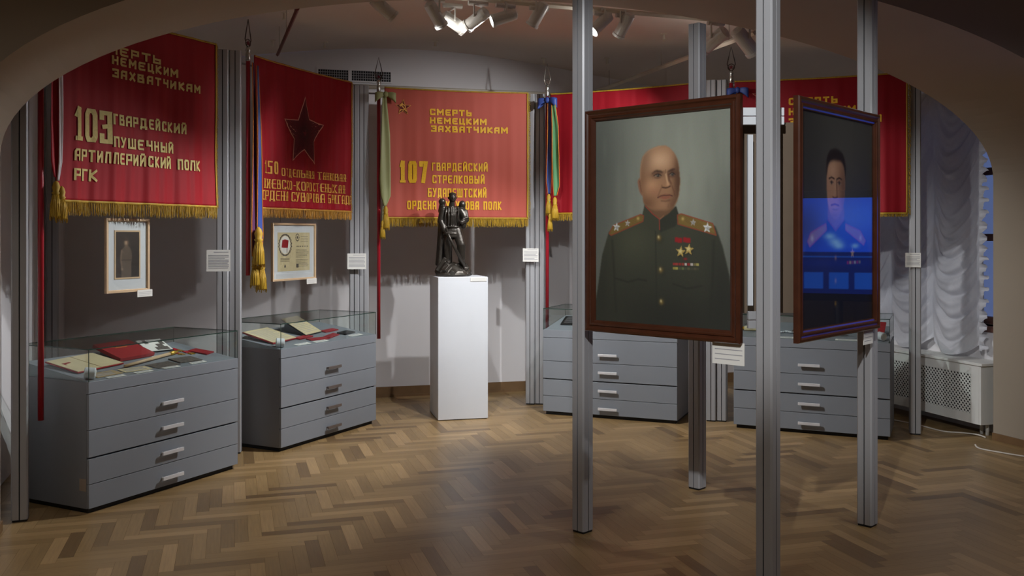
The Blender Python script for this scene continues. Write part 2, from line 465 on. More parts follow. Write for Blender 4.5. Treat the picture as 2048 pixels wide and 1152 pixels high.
# ------------------------------------------------------------------ block lettering
GL = {
 'А': [[(0,0),(0,.8),(.25,1),(1,1),(1,0)],[(0,.42),(1,.42)]], 'Б': [[(.95,1),(0,1),(0,0),(1,0),(1,.55),(0,.55)]],
 'В': [[(0,0),(0,1),(.85,1),(.85,.54),(0,.54)],[(.85,.54),(1,.5),(1,0),(0,0)]], 'Г': [[(0,0),(0,1),(1,1)]],
 'Д': [[(0,-.12),(0,.05),(1,.05),(1,-.12)],[(.15,.05),(.15,1),(.88,1),(.88,.05)]], 'Е': [[(1,1),(.15,1),(0,.85),(0,.15),(.15,0),(1,0)],[(0,.52),(.8,.52)]],
 'З': [[(0,.93),(0,1),(1,1),(1,.54),(.42,.52)],[(1,.5),(1,0),(0,0),(0,.07)]], 'И': [[(0,1),(0,0)],[(0,.08),(1,.92)],[(1,0),(1,1)]],
 'Й': [[(0,1),(0,0)],[(0,.08),(1,.92)],[(1,0),(1,1)],[(.25,1.2),(.75,1.2)]], 'К': [[(0,0),(0,1)],[(.95,1),(.1,.5),(1,0)]],
 'Л': [[(0,0),(.18,1),(1,1),(1,0)]], 'М': [[(0,0),(0,1),(.5,.4),(1,1),(1,0)]], 'Н': [[(0,0),(0,1)],[(0,.5),(1,.5)],[(1,0),(1,1)]],
 'О': [[(.15,0),(0,.15),(0,.85),(.15,1),(.85,1),(1,.85),(1,.15),(.85,0),(.15,0)]], 'П': [[(0,0),(0,1),(1,1),(1,0)]],
 'Р': [[(0,0),(0,1),(1,1),(1,.45),(0,.45)]], 'С': [[(1,.82),(1,1),(.15,1),(0,.85),(0,.15),(.15,0),(1,0),(1,.18)]],
 'Т': [[(0,1),(1,1)],[(.5,1),(.5,0)]], 'У': [[(0,1),(.5,.42)],[(1,1),(.3,0),(.05,0)]], 'Х': [[(0,0),(1,1)],[(0,1),(1,0)]],
 'Ц': [[(0,1),(0,0),(1.1,0),(1.1,-.16)],[(.85,1),(.85,0)]], 'Ч': [[(0,1),(0,.5),(1,.5)],[(1,1),(1,0)]],
 'Ш': [[(0,1),(0,0),(1,0),(1,1)],[(.5,1),(.5,0)]], 'Ы': [[(0,1),(0,0),(.6,0),(.6,.52),(0,.52)],[(1,0),(1,1)]],
 'Ь': [[(0,1),(0,0),(1,0),(1,.52),(0,.52)]], 'Я': [[(1,0),(1,1),(.05,1),(.05,.48),(1,.48)],[(.5,.48),(0,0)]], '-': [[(.1,.5),(.9,.5)]],
 '0': [[(.2,0),(0,.12),(0,.88),(.2,1),(.8,1),(1,.88),(1,.12),(.8,0),(.2,0)]], '1': [[(.05,.78),(.55,1),(.55,0)],[(.15,0),(.95,0)]],
 '3': [[(0,.82),(0,1),(1,1),(1,.56),(.35,.52)],[(1,.5),(1,0),(0,0),(0,.2)]], '5': [[(.95,1),(0,1),(0,.56),(1,.56),(1,0),(0,0)]],
 '7': [[(0,.84),(0,1),(1,1),(.45,0)]],
}
WIDE = {'М': 1.25, 'Ш': 1.4, 'Ы': 1.3, 'Ц': 1.0, '1': .75, 'Г': .85, 'Д': 1.1, '-': .7}
def letters(mb, text, x0, x1, zb, zt, wv, hz, fn, gap=.36, serif=False):
    """strokes of one line of embroidery fitted between x0..x1, zb..zt; fn drapes (x, z) onto the cloth"""
    ws = [(WIDE.get(c, 1) if c != ' ' else .7) for c in text]
    tot = sum(ws)+gap*(len(text)-1); k = (x1-x0)/tot; x = x0; h = zt-zb
    for c, w_ in zip(text, ws):
        if c != ' ':
            cw = w_*k; hv = wv/2
            for line in GL[c]:
                pts = [(x+hv+px*(cw-2*hv), zb+hz/2+pz*(h-hz)) for px, pz in line]
                dirs = [math.atan2(q[1]-p[1], q[0]-p[0]) for p, q in zip(pts[:-1], pts[1:])]
                closed = line[0] == line[-1]
                for si, ((ax, az), (bx, bz)) in enumerate(zip(pts[:-1], pts[1:])):
                    dx, dz = bx-ax, bz-az; L = math.hypot(dx, dz)
                    if L < 1e-6: continue
                    ux, uz = dx/L, dz/L
                    vert = abs(uz) > .5; th = (wv if vert else hz)/2; ex = (hz if vert else wv)/2*.98
                    e = []
                    for oj in (si-1, si+1):             # square ends; shorter where two strokes meet at a slant
                        if 0 <= oj < len(dirs) or closed:
                            ph = abs((dirs[oj % len(dirs)]-dirs[si]+PI) % (2*PI)-PI)
                            e.append(ex*min(1, math.tan(min(ph, 1.6)/2)))
                        else: e.append(ex)
                    n = max(1, int(L/.011)); vs = []
                    for i in range(n+1):
                        t = -e[0]+(L+e[0]+e[1])*i/n
                        for sgn in (-1, 1):
                            vs.append(fn(ax+ux*t-uz*th*sgn, az+uz*t+ux*th*sgn))
                    mb.add(vs, [(2*i, 2*i+1, 2*i+3, 2*i+2) for i in range(n)])
                if serif:
                    for (ax, az) in (pts[0], pts[-1]):
                        if line[0] != line[-1]:
                            vs = [fn(ax-wv*.85, az-hz*.45), fn(ax+wv*.85, az-hz*.45), fn(ax+wv*.85, az+hz*.45), fn(ax-wv*.85, az+hz*.45)]
                            mb.add(vs, [(0, 1, 2, 3)])
        x += (w_+gap)*k

def star_pts(cx, cz, r, r2=.42, rot=0):
    return [(cx+(r if i % 2 == 0 else r*r2)*math.sin(PI*i/5+rot), cz+(r if i % 2 == 0 else r*r2)*math.cos(PI*i/5+rot)) for i in range(10)]

def finial(parent, z, s=1.0, m=None, star=True):
    m = m or M['finial_dark']
    f = MB()
    out = [(-.012, 0), (-.034, .05), (-.026, .09), (0, .2), (.026, .09), (.034, .05), (.012, 0)]
    f.tube([(a*s, 0, z+.05+b*s) for a, b in out], .0042, 6)
    f.tube([(.028*s*math.cos(t), 0, z+.075+.028*s*math.sin(t)) for t in [2*PI*i/16 for i in range(16)]], .0035, 6, closed=True)
    o = f.build('finial', m, parent, smooth=True)
    if star:
        mb = MB(); mb.prism(star_pts(0, .075*1, .021*s), -.003, .003, Matrix(((1,0,0,0),(0,0,-1,0),(0,1,0,z),(0,0,0,1))))
        mb.build('finial_star', M['star_maroon'] if m is M['finial_dark'] else m, o)
    MB().lathe([(.017, z-.06), (.019, z-.055), (.019, z-.005), (.015, z+.01), (.021, z+.02), (.012, z+.05)], 16).build('socket', M['steel'], parent, smooth=True)

def banner(name_label, a, b, off, pole_z0, x0, x1, zc0, zc1, fr, mcloth, mfringe, phase, lam, amp, group='unit banners', pole_top=2.93, front=.06, side=True, cords=False, finmat=None):
    """flag hung flat between two posts; x along the row from the pole, front is local -y"""
    d = (b-a).normalized(); nf = Vector((d.y, -d.x))
    p = a+d*off+nf*front
    t = thing('banner', name_label, 'banner', (p.x, p.y, pole_z0), math.atan2(d.y, d.x), group)
    Z = pole_z0
    MB().tube([(0, 0, 0), (0, 0, pole_top-Z)], .0165, 12).build('pole', M['pole'], t, smooth=True)
    finial(t, pole_top-Z+.02, m=finmat)
    H = zc1-zc0
    def drape(x, z, o=0):
        s = 1-(z-zc0)/H                       # 0 at the top, 1 at the hem
        u = x/lam
        y = amp*(.25+.75*s)*(math.sin(2*PI*u+phase+.5*s)+.5*math.sin(4.6*PI*u+1.7*phase-1.1*s)+.25*math.sin(9.4*PI*u+3*phase))
        y += .006*math.sin(7*z+3*x+phase)*s
        pole_y = -.012*max(0, 1-(x-x0)/.12)
        sag = -.008*math.sin(PI*min(1, max(0, (x-x0)/(x1-x0))))*(1-s)
        return (x, y+pole_y-o-.004, z-Z+sag)
    nx, nz = 110, 60
    def g(u, v):
        x = x0+(x1-x0)*u; z = zc1-(zc1-zc0)*v
        return drape(x, z)
    cl = MB().grid(g, nx, nz).build('cloth', mcloth, t, smooth=True, fix=False)
    sd = cl.modifiers.new('thickness', 'SOLIDIFY'); sd.thickness = .003; sd.offset = 1
    hm = MB()
    def band(u, v): return drape(x0+(x1-x0)*u, zc0+.0-(v*.014)+.006, .004)
    hm.grid(band, nx, 1)
    if side:
        hm.grid(lambda u, v: drape(x1-.012+.014*u, zc1-(zc1-zc0)*v, .004), 1, nz)
        hm.grid(lambda u, v: drape(x0+(x1-x0)*u, zc1-.012*v, .004), nx, 1)
    hm.build('edging', mfringe, t, smooth=True, fix=False).modifiers.new('thickness', 'SOLIDIFY').thickness = .003
    # fringe of separate threads along the hem and down the free edge
    f = MB(); n = int((x1-x0)/.0062); rnd = random.Random(phase*100)
    def strand(px, pz, dx, dz, r, yoff):
        q = drape(px, pz, yoff); L = 4
        pts = []
        for i in range(L+1):
            k = i/L
            pts.append((q[0]+dx*k+rnd.uniform(-1, 1)*.0035*k, q[1]+rnd.uniform(-1, 1)*.003*k, q[2]+dz*k-(0 if dz else .02*k*k)))
        f.tube(pts, [r, r*.9, r*.9, r*.8, r*.5], 4, cap=False)
    if fr > 0:
        for i in range(n):
            x = x0+(x1-x0)*(i+.5)/n
            strand(x, zc0, rnd.uniform(-.008, .008), -fr*rnd.uniform(.86, 1.05), .0031, .001)
            if i % 2: strand(x+.003, zc0, rnd.uniform(-.01, .01), -fr*rnd.uniform(.8, 1), .003, .005)
    if side:
        for i in range(int(H/.011)):
            z = zc0+H*(i+.5)/int(H/.011)
            strand(x1, z, .022*rnd.uniform(.7, 1.2), 0, .0028, .001)
    tag(f.build('fringe', mfringe, t, smooth=True), kind='stuff')
    return t, drape

def lettering(t, drape, text, x0, x1, zb, zt, m, wv, hz, **k):
    gap = k.get('gap', .36)
    adv = lambda c: (WIDE.get(c, 1) if c != ' ' else .7)
    tot = sum(map(adv, text))+gap*(len(text)-1); kx = (x1-x0)/tot; x = x0
    for wd in text.split(' '):                     # each word is a piece of its own
        ww = (sum(map(adv, wd))+gap*(len(wd)-1))*kx
        mb = MB(); letters(mb, wd, x, x+ww, zb, zt, wv, hz, lambda x, z: drape(x, z, .005), **k)
        mb.build('lettering', m, t, fix=False); x += ww+(.7+2*gap)*kx

def shape_on(t, drape, poly, m, name, o=.0045, parent=None):
    """flat applique: a fan from the centre so that it follows the folds"""
    cx = sum(p[0] for p in poly)/len(poly); cz = sum(p[1] for p in poly)/len(poly)
    mb = MB(); n = 5; N = len(poly); vs = [drape(cx, cz, o)]
    for k in range(1, n+1):
        for x, z in poly: vs.append(drape(cx+(x-cx)*k/n, cz+(z-cz)*k/n, o))
    fs = [(0, 1+i, 1+(i+1) % N) for i in range(N)]
    for k in range(n-1):
        for i in range(N):
            a = 1+k*N; fs.append((a+i, a+N+i, a+N+(i+1) % N, a+(i+1) % N))
    mb.add(vs, fs)
    return mb.build(name, m, parent or t, fix=False)
def dense(poly, n=6):
    out = []
    for (ax, az), (bx, bz) in zip(poly, poly[1:]+poly[:1]):
        out += [(ax+(bx-ax)*i/n, az+(bz-az)*i/n) for i in range(n)]
    return out
def emblem_star(t, drape, pts, medge, mface, e, rays=0, sickle=False):
    cx = sum(p[0] for p in pts)/len(pts); cz = sum(p[1] for p in pts)/len(pts)
    o = shape_on(t, drape, dense(pts), medge, 'star', .0045)
    inner = [(cx+(x-cx)*(1-e), cz+(z-cz)*(1-e)) for x, z in pts]
    face = shape_on(t, drape, dense(inner), mface, 'star_face', .006, o)
    if rays:
        mb = MB()
        for i in range(rays):
            a = 2*PI*i/rays; r = None
            dx, dz = math.cos(a), math.sin(a)
            for (ax, az), (bx, bz) in zip(inner, inner[1:]+inner[:1]):
                ex, ez = bx-ax, bz-az; den = dx*ez-dz*ex
                if abs(den) < 1e-9: continue
                s = ((ax-cx)*ez-(az-cz)*ex)/den; q = ((ax-cx)*dz-(az-cz)*dx)/den
                if s > 0 and 0 <= q <= 1: r = s if r is None else min(r, s)
            if r:
                w_ = .0022; n = 5; vs = []
                for k in range(n+1):
                    s = r*(.12+.82*k/n)
                    for sg in (-1, 1): vs.append(drape(cx+dx*s-dz*w_*sg, cz+dz*s+dx*w_*sg, .0072))
                mb.add(vs, [(2*k, 2*k+1, 2*k+3, 2*k+2) for k in range(n)])
        mb.build('ray_stitching', M['star_ray'], o, fix=False)
    if sickle:
        mb = MB(); R0 = .024
        arc = [(cx-.004+R0*math.cos(a), cz+.002+R0*math.sin(a)) for a in [math.radians(110-i*17) for i in range(15)]]
        for (ax, az), (bx, bz) in zip(arc[:-1], arc[1:]):
            L = math.hypot(bx-ax, bz-az); ux, uz = (bx-ax)/L, (bz-az)/L; w_ = .0045
            mb.add([drape(ax-uz*w_, az+ux*w_, .0075), drape(ax+uz*w_, az-ux*w_, .0075), drape(bx+uz*w_, bz-ux*w_, .0075), drape(bx-uz*w_, bz+ux*w_, .0075)], [(0, 1, 2, 3)])
        def bar(ax, az, bx, bz, w_):
            L = math.hypot(bx-ax, bz-az); ux, uz = (bx-ax)/L, (bz-az)/L
            mb.add([drape(ax-uz*w_, az+ux*w_, .008), drape(ax+uz*w_, az-ux*w_, .008), drape(bx+uz*w_, bz-ux*w_, .008), drape(bx-uz*w_, bz+ux*w_, .008)], [(0, 1, 2, 3)])
        bar(cx+.03, cz-.034, cx-.018, cz+.022, .005); bar(cx-.034, cz+.012, cx-.004, cz+.036, .009)
        bar(cx-.02, cz-.018, cx-.034, cz-.034, .006)
        mb.build('hammer_and_sickle', M['letter_amber'], o, fix=False)
    return o

# first banner: 103, far left
t1, d1 = banner('bright red banner numbered 103 with pale gold lettering', PP[0], PP[1], .086, .55, .09, 1.46, 1.80, 2.955, .088, M['banner_red'], M['gold_thread'], .6, .33, .009)
o1 = .086
for tx, a, b, zb, zt, wv, hz in (('СМЕРТЬ', .455, 1.004, 2.70, 2.755, .016, .013), ('НЕМЕЦКИМ', .591, 1.165, 2.625, 2.68, .016, .013), ('ЗАХВАТЧИКАМ', .594, 1.38, 2.545, 2.60, .016, .013),
        ('103', .306, .59, 2.16, 2.36, .034, .026), ('ГВАРДЕЙСКИЙ', .597, 1.243, 2.285, 2.352, .0145, .013), ('ПУШЕЧНЫЙ', .597, 1.131, 2.145, 2.212, .0145, .013),
        ('АРТИЛЛЕРИЙСКИЙ ПОЛК', .306, 1.378, 2.04, 2.112, .0135, .013), ('РГК', .306, .485, 1.923, 1.995, .0145, .013)):
    zo = .055 if tx in ('НЕМЕЦКИМ', 'ЗАХВАТЧИКАМ') else (.035 if tx == 'СМЕРТЬ' else 0)
    lettering(t1, d1, tx, a-o1, b-o1, zb+zo*.6, zt+zo*.6, M['letter_pale'], wv, hz, gap=.3 if len(tx) > 5 else .2)
# second banner: the large star
t2, d2 = banner('deep red banner with a large maroon star and the number 150', PP[1], PP[2], .14, 1.30, .05, 1.40, 1.805, 2.945, .075, M['banner_deep'], M['amber_thread'], 2.1, .30, .010)
st = [(.835, 2.729), (.898, 2.55), (1.101, 2.522), (.975, 2.37), (.994, 2.184), (.822, 2.29), (.682, 2.19), (.70, 2.37), (.56, 2.515), (.755, 2.53)]
emblem_star(t2, d2, [(x-.14, z) for x, z in st], M['star_edge'], M['star_maroon'], .06, rays=70)
for tx, a, b, zb, zt, wv, hz in (('150', .314, .487, 2.072, 2.17, .018, .010), ('ОТДЕЛЬНАЯ ТАНКОВАЯ', .522, 1.44, 2.063, 2.125, .0115, .0065),
        ('КИЕВСКО-КОРОСТЕНЬСКАЯ', .305, 1.43, 1.958, 2.03, .0115, .0065), ('ОРДЕНА СУВОРОВА БРИГАДА', .285, 1.532, 1.868, 1.942, .0115, .0065)):
    lettering(t2, d2, tx, a-.14, b-.14, zb, zt, M['letter_amber'], wv, hz, gap=.34, serif=True)
# third banner: coral, behind the statue
t3, d3 = banner('faded coral banner numbered 107 hanging behind the bronze statuette', PP[2], PP[3], .17, .667, .05, 1.395, 1.757, 2.935, .085, M['banner_faded'], M['gold_thread'], 4.0, .42, .006)
emblem_star(t3, d3, [(x-.17, z) for x, z in star_pts(.391, 2.757, .076, .42)], M['letter_amber'], M['star_maroon'], .14, sickle=True)
for tx, a, b, zb, zt, wv, hz in (('СМЕРТЬ', .633, 1.023, 2.70, 2.758, .016, .014), ('НЕМЕЦКИМ', .633, 1.166, 2.622, 2.68, .016, .014), ('ЗАХВАТЧИКАМ', .643, 1.369, 2.547, 2.605, .016, .014),
        ('107', .357, .615, 2.075, 2.275, .036, .024), ('ГВАРДЕЙСКИЙ', .652, 1.176, 2.19, 2.265, .0125, .012), ('СТРЕЛКОВЫЙ', .657, 1.147, 2.075, 2.15, .0125, .012),
        ('БУДАПЕШТСКИЙ', .615, 1.166, 1.947, 2.03, .0125, .013), ('ОРДЕНА КУТУЗОВА ПОЛК', .426, 1.31, 1.833, 1.912, .0125, .013)):
    lettering(t3, d3, tx, a-.17, b-.17, zb, zt, M['letter_yellow'], wv, hz, gap=.26)
# fourth and fifth, mostly behind the portraits
t4, d4 = banner('deep red banner behind the bald officer portrait, gold edge on top', PP[3], PP[4], .155, .73, .04, 1.45, 1.80, 2.915, .07, M['banner_deep'], M['gold_thread'], 5.2, .35, .009, finmat=M['steel'])
t5, d5 = banner('dark red banner hanging above the dark glazed portrait and beside the curtain', PP[4], PP[5], .13, .75, .03, 1.385, 1.775, 2.905, .03, M['banner_deep'], M['gold_thread'], 3.3, .40, .009)
emblem_star(t5, d5, star_pts(.245, 2.77, .075, .42), M['star_edge'], M['banner_deep'], .14)
for tx, a, b, zb, zt in (('СМЕРТЬ', .60, .985, 2.685, 2.745), ('НЕМЕЦКИМ', .60, 1.125, 2.60, 2.66), ('ЗАХВАТЧИКАМ', .60, 1.32, 2.515, 2.575)):
    lettering(t5, d5, tx, a-.13, b-.13, zb, zt, M['letter_yellow'], .016, .014, gap=.3)

# ------------------------------------------------------------------ ribbons on the poles
def tassel(parent, x, y, z, s=1.0, m=None):
    m = m or M['gold_thread']
    mb = MB(); mb.lathe([(.004, 0), (.012*s, -.01*s), (.018*s, -.03*s), (.014*s, -.05*s), (.02*s, -.056*s), (.014*s, -.064*s), (.022*s, -.1*s), (.027*s, -.16*s), (.024*s, -.165*s)][::-1], 14, Matrix.Translation((x, y, z)))
    for i in range(18):
        a = 2*PI*i/18
        mb.tube([(x+.014*s*math.cos(a), y+.014*s*math.sin(a), z-.064*s), (x+.023*s*math.cos(a), y+.023*s*math.sin(a), z-.11*s), (x+.027*s*math.cos(a), y+.027*s*math.sin(a), z-.17*s-.008*(i % 3))], .0028, 4)
    return mb.build('tassel', m, parent, smooth=True)
def tail(parent, pts, m, name='tail', edge=None):
    """hanging strip: pts = (x, y, z, half width, twist)"""
    mb = MB(); ed = MB()
    def row(k):
        i = min(int(k), len(pts)-2); f_ = k-i
        return [pts[i][j]*(1-f_)+pts[i+1][j]*f_ for j in range(5)]
    n = 8*(len(pts)-1); vs = []; W_ = 6
    for k in range(n+1):
        x, y, z, h, tw = row(k/8)
        for j in range(W_+1):
            c = j/W_*2-1
            vs.append((x+h*c*math.cos(tw), y+h*c*math.sin(tw)-.006*math.cos(c*3+z*4), z))
    mb.add(vs, [(k*(W_+1)+j, k*(W_+1)+j+1, (k+1)*(W_+1)+j+1, (k+1)*(W_+1)+j) for k in range(n) for j in range(W_)])
    o = mb.build(name, m, parent, smooth=True, fix=False); sd = o.modifiers.new('thickness', 'SOLIDIFY'); sd.thickness = .002; sd.offset = 0
    if edge:
        for c in (-1, 1):
            q = []
            for k in range(n+1):
                x, y, z, h, tw = row(k/8); q.append((x+h*c*math.cos(tw), y+h*c*math.sin(tw)-.006*math.cos(c*3+z*4)-.001, z))
            ed.tube(q, .004, 5)
        ed.build('edging', edge, o, smooth=True)
    return o
def bow(parent, x, y, z, s, m, edge=None):
    for sg in (-1, 1):
        mb = MB()
        def g(u, v, sg=sg):
            a = 2*PI*u; r = .5-.5*math.cos(a)
            return (x+sg*(.075*s*math.sin(a/2)), y-.02*s*math.sin(a)-.012, z+(v-.5)*.055*s*(.35+.9*math.sin(a/2))-.03*s*r*.8)
        mb.grid(g, 16, 4)
        o = mb.build('bow_loop', m, parent, smooth=True, fix=False); o.modifiers.new('thickness', 'SOLIDIFY').thickness = .002
    MB().ball((x, y-.02, z), (.018*s, .016*s, .022*s)).build('knot', m, parent, smooth=True)
def ribbon(label, a, b, off, front, z=0):
    d = (b-a).normalized(); nf = Vector((d.y, -d.x)); p = a+d*off+nf*front
    return thing('ribbon', label, 'ribbon', (p.x, p.y, 0), math.atan2(d.y, d.x), 'ribbons on the flag poles')
r = ribbon('red ribbon with a white stripe and gold tassel on the leftmost pole', PP[0], PP[1], .086, .085)
tail(r, [(.04, -.015, 2.90, .012, .3), (.055, -.02, 2.6, .028, .2), (.05, -.02, 2.25, .030, .1), (.055, -.02, 2.02, .03, .1), (.06, -.02, 1.93, .012, 0)], M['redribbon'])
tail(r, [(.07, -.03, 2.90, .010, .3), (.082, -.032, 2.6, .016, .2), (.085, -.032, 2.25, .016, .1), (.085, -.03, 2.02, .015, .1), (.07, -.03, 1.91, .01, 0)], M['white_rib'])
tassel(r, .06, -.025, 1.91, 1.25); tassel(r, .085, -.04, 1.88, 1.15)
r = ribbon('blue and purple ribbon with orange edges and gold tassels beside the star banner', PP[1], PP[2], .14, .085)
tail(r, [(.015, -.01, 2.88, .010, .2), (.018, -.015, 2.5, .020, .1), (.02, -.015, 2.1, .024, 0), (.02, -.015, 1.6, .024, 0), (.02, -.015, 1.44, .018, 0)], M['purple_rib'], edge=M['orange_rib'])
tail(r, [(.04, -.03, 2.86, .012, .2), (.042, -.035, 2.5, .022, .15), (.055, -.035, 2.1, .030, .1), (.07, -.035, 1.6, .034, 0), (.06, -.035, 1.42, .026, 0)], M['blue_rib'], edge=M['orange_rib'])
tassel(r, .02, -.055, 1.66, 1.7); tassel(r, .01, -.03, 1.44, 1.3); tassel(r, .065, -.045, 1.44, 1.5)
r = ribbon('pale green ribbon tied in a bow at the left edge of the coral banner', PP[2], PP[3], .17, .085)
bow(r, .055, -.02, 2.86, 1.25, M['green_rib'])
tail(r, [(.045, -.03, 2.85, .018, .2), (.055, -.035, 2.5, .04, .1), (.05, -.035, 2.1, .05, 0), (.055, -.035, 1.95, .045, 0), (.05, -.035, 1.86, .012, 0)], M['green_rib'])
tassel(r, .055, -.045, 1.86, 1.2); tassel(r, .025, -.05, 1.73, .9)
MB().tube([(.03, -.05, 1.86), (.025, -.05, 1.73)], .004, 6).build('cord', M['green_rib'], r)
r = ribbon('blue bow with a blue and a green ribbon beside the front left portrait post', PP[3], PP[4], .155, .085)
bow(r, .03, -.02, 2.85, 1.3, M['blue_rib'], None)
tail(r, [(.05, -.03, 2.84, .016, .2), (.055, -.03, 2.5, .022, .1), (.045, -.03, 2.1, .026, 0), (.05, -.03, 1.98, .014, 0)], M['blue_rib'], edge=M['orange_rib'])
tail(r, [(.10, -.05, 2.80, .02, .1), (.12, -.05, 2.6, .03, .1), (.125, -.05, 2.3, .034, 0), (.13, -.05, 2.05, .032, 0), (.12, -.05, 1.96, .014, 0)], M['green2_rib'], edge=M['orange_rib'])
tassel(r, .05, -.045, 1.98, 1.1); tassel(r, .12, -.06, 1.95, 1.2); tassel(r, .07, -.06, 1.80, .9)
MB().tube([(.055, -.05, 1.96), (.07, -.06, 1.80)], .006, 6).build('cord', M['green2_rib'], r)
r = ribbon('dark blue bow on the pole behind the bald officer portrait', PP[4], PP[5], .13, .085)
bow(r, .06, -.02, 2.82, 1.2, M['blue_rib'])
tail(r, [(.03, -.03, 2.81, .02, .2), (.04, -.03, 2.4, .03, .1), (.04, -.03, 1.9, .03, 0), (.04, -.03, 1.7, .015, 0)], M['blue_rib'], edge=M['orange_rib'])

# ------------------------------------------------------------------ display cases
def ang(a, b): return math.atan2(b[1]-a[1], b[0]-a[0])
CW, CD, CH, GH = 1.21, .6, .757, .94
SLOPE = math.radians(8)                       # the display bed rises towards the back
CASES = [((-2.42, 5.43), math.radians(63.4)), ((-1.70, 6.99), math.radians(63.2)), ((.276, 8.48), math.radians(-22.4)), ((1.837, 7.88), math.radians(-24.5))]
CLAB = ['grey four-drawer glass-topped cabinet nearest the camera on the left', 'grey four-drawer glass-topped cabinet in front of the star banner',
        'grey four-drawer glass-topped cabinet beneath the bald officer portrait', 'grey four-drawer glass-topped cabinet beneath the dark glazed portrait']
def make_case(label, pos, rz, hm):
    t = thing('display_case', label, 'display cabinet', (*pos, 0), rz, 'glass-topped drawer cabinets')
    mb = MB(); mb.box(.02, CW-.02, .03, CD-.02, 0, .03); mb.build('plinth', M['black'], t)
    mb = MB(); mb.box(0, .02, .018, CD, .03, CH); mb.box(CW-.02, CW, .018, CD, .03, CH); mb.box(.02, CW-.02, CD-.02, CD, .03, CH)
    mb.box(.02, CW-.02, .018, CD-.02, .03, .05); mb.box(.02, CW-.02, .02, CD-.02, CH-.025, CH)
    mb.box(.02, CW-.02, .03, .05, .05, CH-.03)
    mb.build('carcass', M['cab_side'], t, bevel=.0015)
    MB().box(0, CW, 0, .02, .69, CH).build('fascia', M['cab'], t, bevel=.0015)
    for z0, z1 in ((.032, .168), (.172, .315), (.325, .478), (.482, .686)):
        dr = MB().box(.0015, CW-.0015, 0, .018, z0, z1).build('drawer', M['cab'], t, bevel=.0015)
        zc = {.032: .088, .172: .244, .325: .402, .482: .555}[z0]
        h = MB(); h.box(CW/2-.085, CW/2+.085, -.034, -.022, zc-.011, zc+.011)
        h.box(CW/2-.07, CW/2-.058, -.022, 0, zc-.006, zc+.006); h.box(CW/2+.058, CW/2+.07, -.022, 0, zc-.006, zc+.006)
        h.build('handle', hm, dr, bevel=.002)
    MB().prism([(.012, .0), (CD-.014, .0), (CD-.014, math.tan(SLOPE)*(CD-.026)+.0015), (.012, .0015)], .014, CW-.014, Matrix(((0,0,1,0),(1,0,0,0),(0,1,0,CH),(0,0,0,1)))).build('display_bed', M['cab'], t)
    g = MB(); th = .005; a = .004
    g.box(a, CW-a, a, a+th, CH, GH); g.box(a, CW-a, CD-a-th, CD-a, CH, GH)
    g.box(a, a+th, a+th, CD-a-th, CH, GH); g.box(CW-a-th, CW-a, a+th, CD-a-th, CH, GH)
    g.box(a, CW-a, a, CD-a, GH, GH+th)
    hood = g.build('glass_hood', M['case_glass'], t)
    e = MB(); q = .0022
    for x0, x1, y0, y1 in ((a-q, CW-a+q, a-q, a+q), (a-q, CW-a+q, CD-a-q, CD-a+q), (a-q, a+q, a, CD-a), (CW-a-q, CW-a+q, a, CD-a)):
        e.box(x0, x1, y0, y1, GH, GH+th+.001)
    for x in (a, CW-a):
        for y in (a, CD-a): e.box(x-q*.7, x+q*.7, y-q*.7, y+q*.7, CH, GH)
    e.build('glass_edge', M['glass_edge'], hood)
    return t
for i, (p, rz) in enumerate(CASES):
    t = make_case(CLAB[i], p, rz, M['handle_shaded'] if i == 1 else M['handle'])
    if i == 0: MB().box(-.0015, 0, .02, .075, .13, .20).build('tape_patch', mat('pale_tape', lin(158, 142, 128), .6), t)

def case_pt(ci, x, y, z=0):
    (px, py), rz = CASES[ci]; c, s = math.cos(rz), math.sin(rz)
    return (px+x*c-y*s, py+x*s+y*c, CH+.0005+z)
def in_case(ci, x, y, a=0):
    r = Matrix.Rotation(CASES[ci][1], 3, 'Z') @ Matrix.Rotation(SLOPE, 3, 'X') @ Matrix.Rotation(math.radians(a), 3, 'Z')
    return case_pt(ci, x, y, .003+math.tan(SLOPE)*(y-.012)), r.to_euler()
def lines_on(parent, x0, x1, y0, y1, n, z, m=None, name='printed_lines', tilt=0, jag=True):
    mb = MB(); rnd = random.Random(int(abs(x0*1000+y0*100+n)))
    for i in range(n):
        y = y1-(y1-y0)*(i+.5)/n; h = (y1-y0)/n*.22
        xe = x1-(rnd.random()*.25*(x1-x0) if jag else 0)
        mb.box(x0, xe, y-h, y+h, z, z+.0006)
    return mb.build(name, m or M['ink'], parent)
def sheet(label, ci, x, y, a, w_, h_, m, name='document', cat='document', th=.0015, n=0, group='papers in the glass cases', z=0):
    loc, rz = in_case(ci, x, y, a); loc = (loc[0], loc[1], loc[2]+z)
    t = MB().box(-w_/2, w_/2, -h_/2, h_/2, 0, th).build(name, m, loc=loc, rot=rz); tag(t, label, cat, group)
    if n: lines_on(t, -w_*.4, w_*.4, -h_*.38, h_*.38, n, th)
    return t
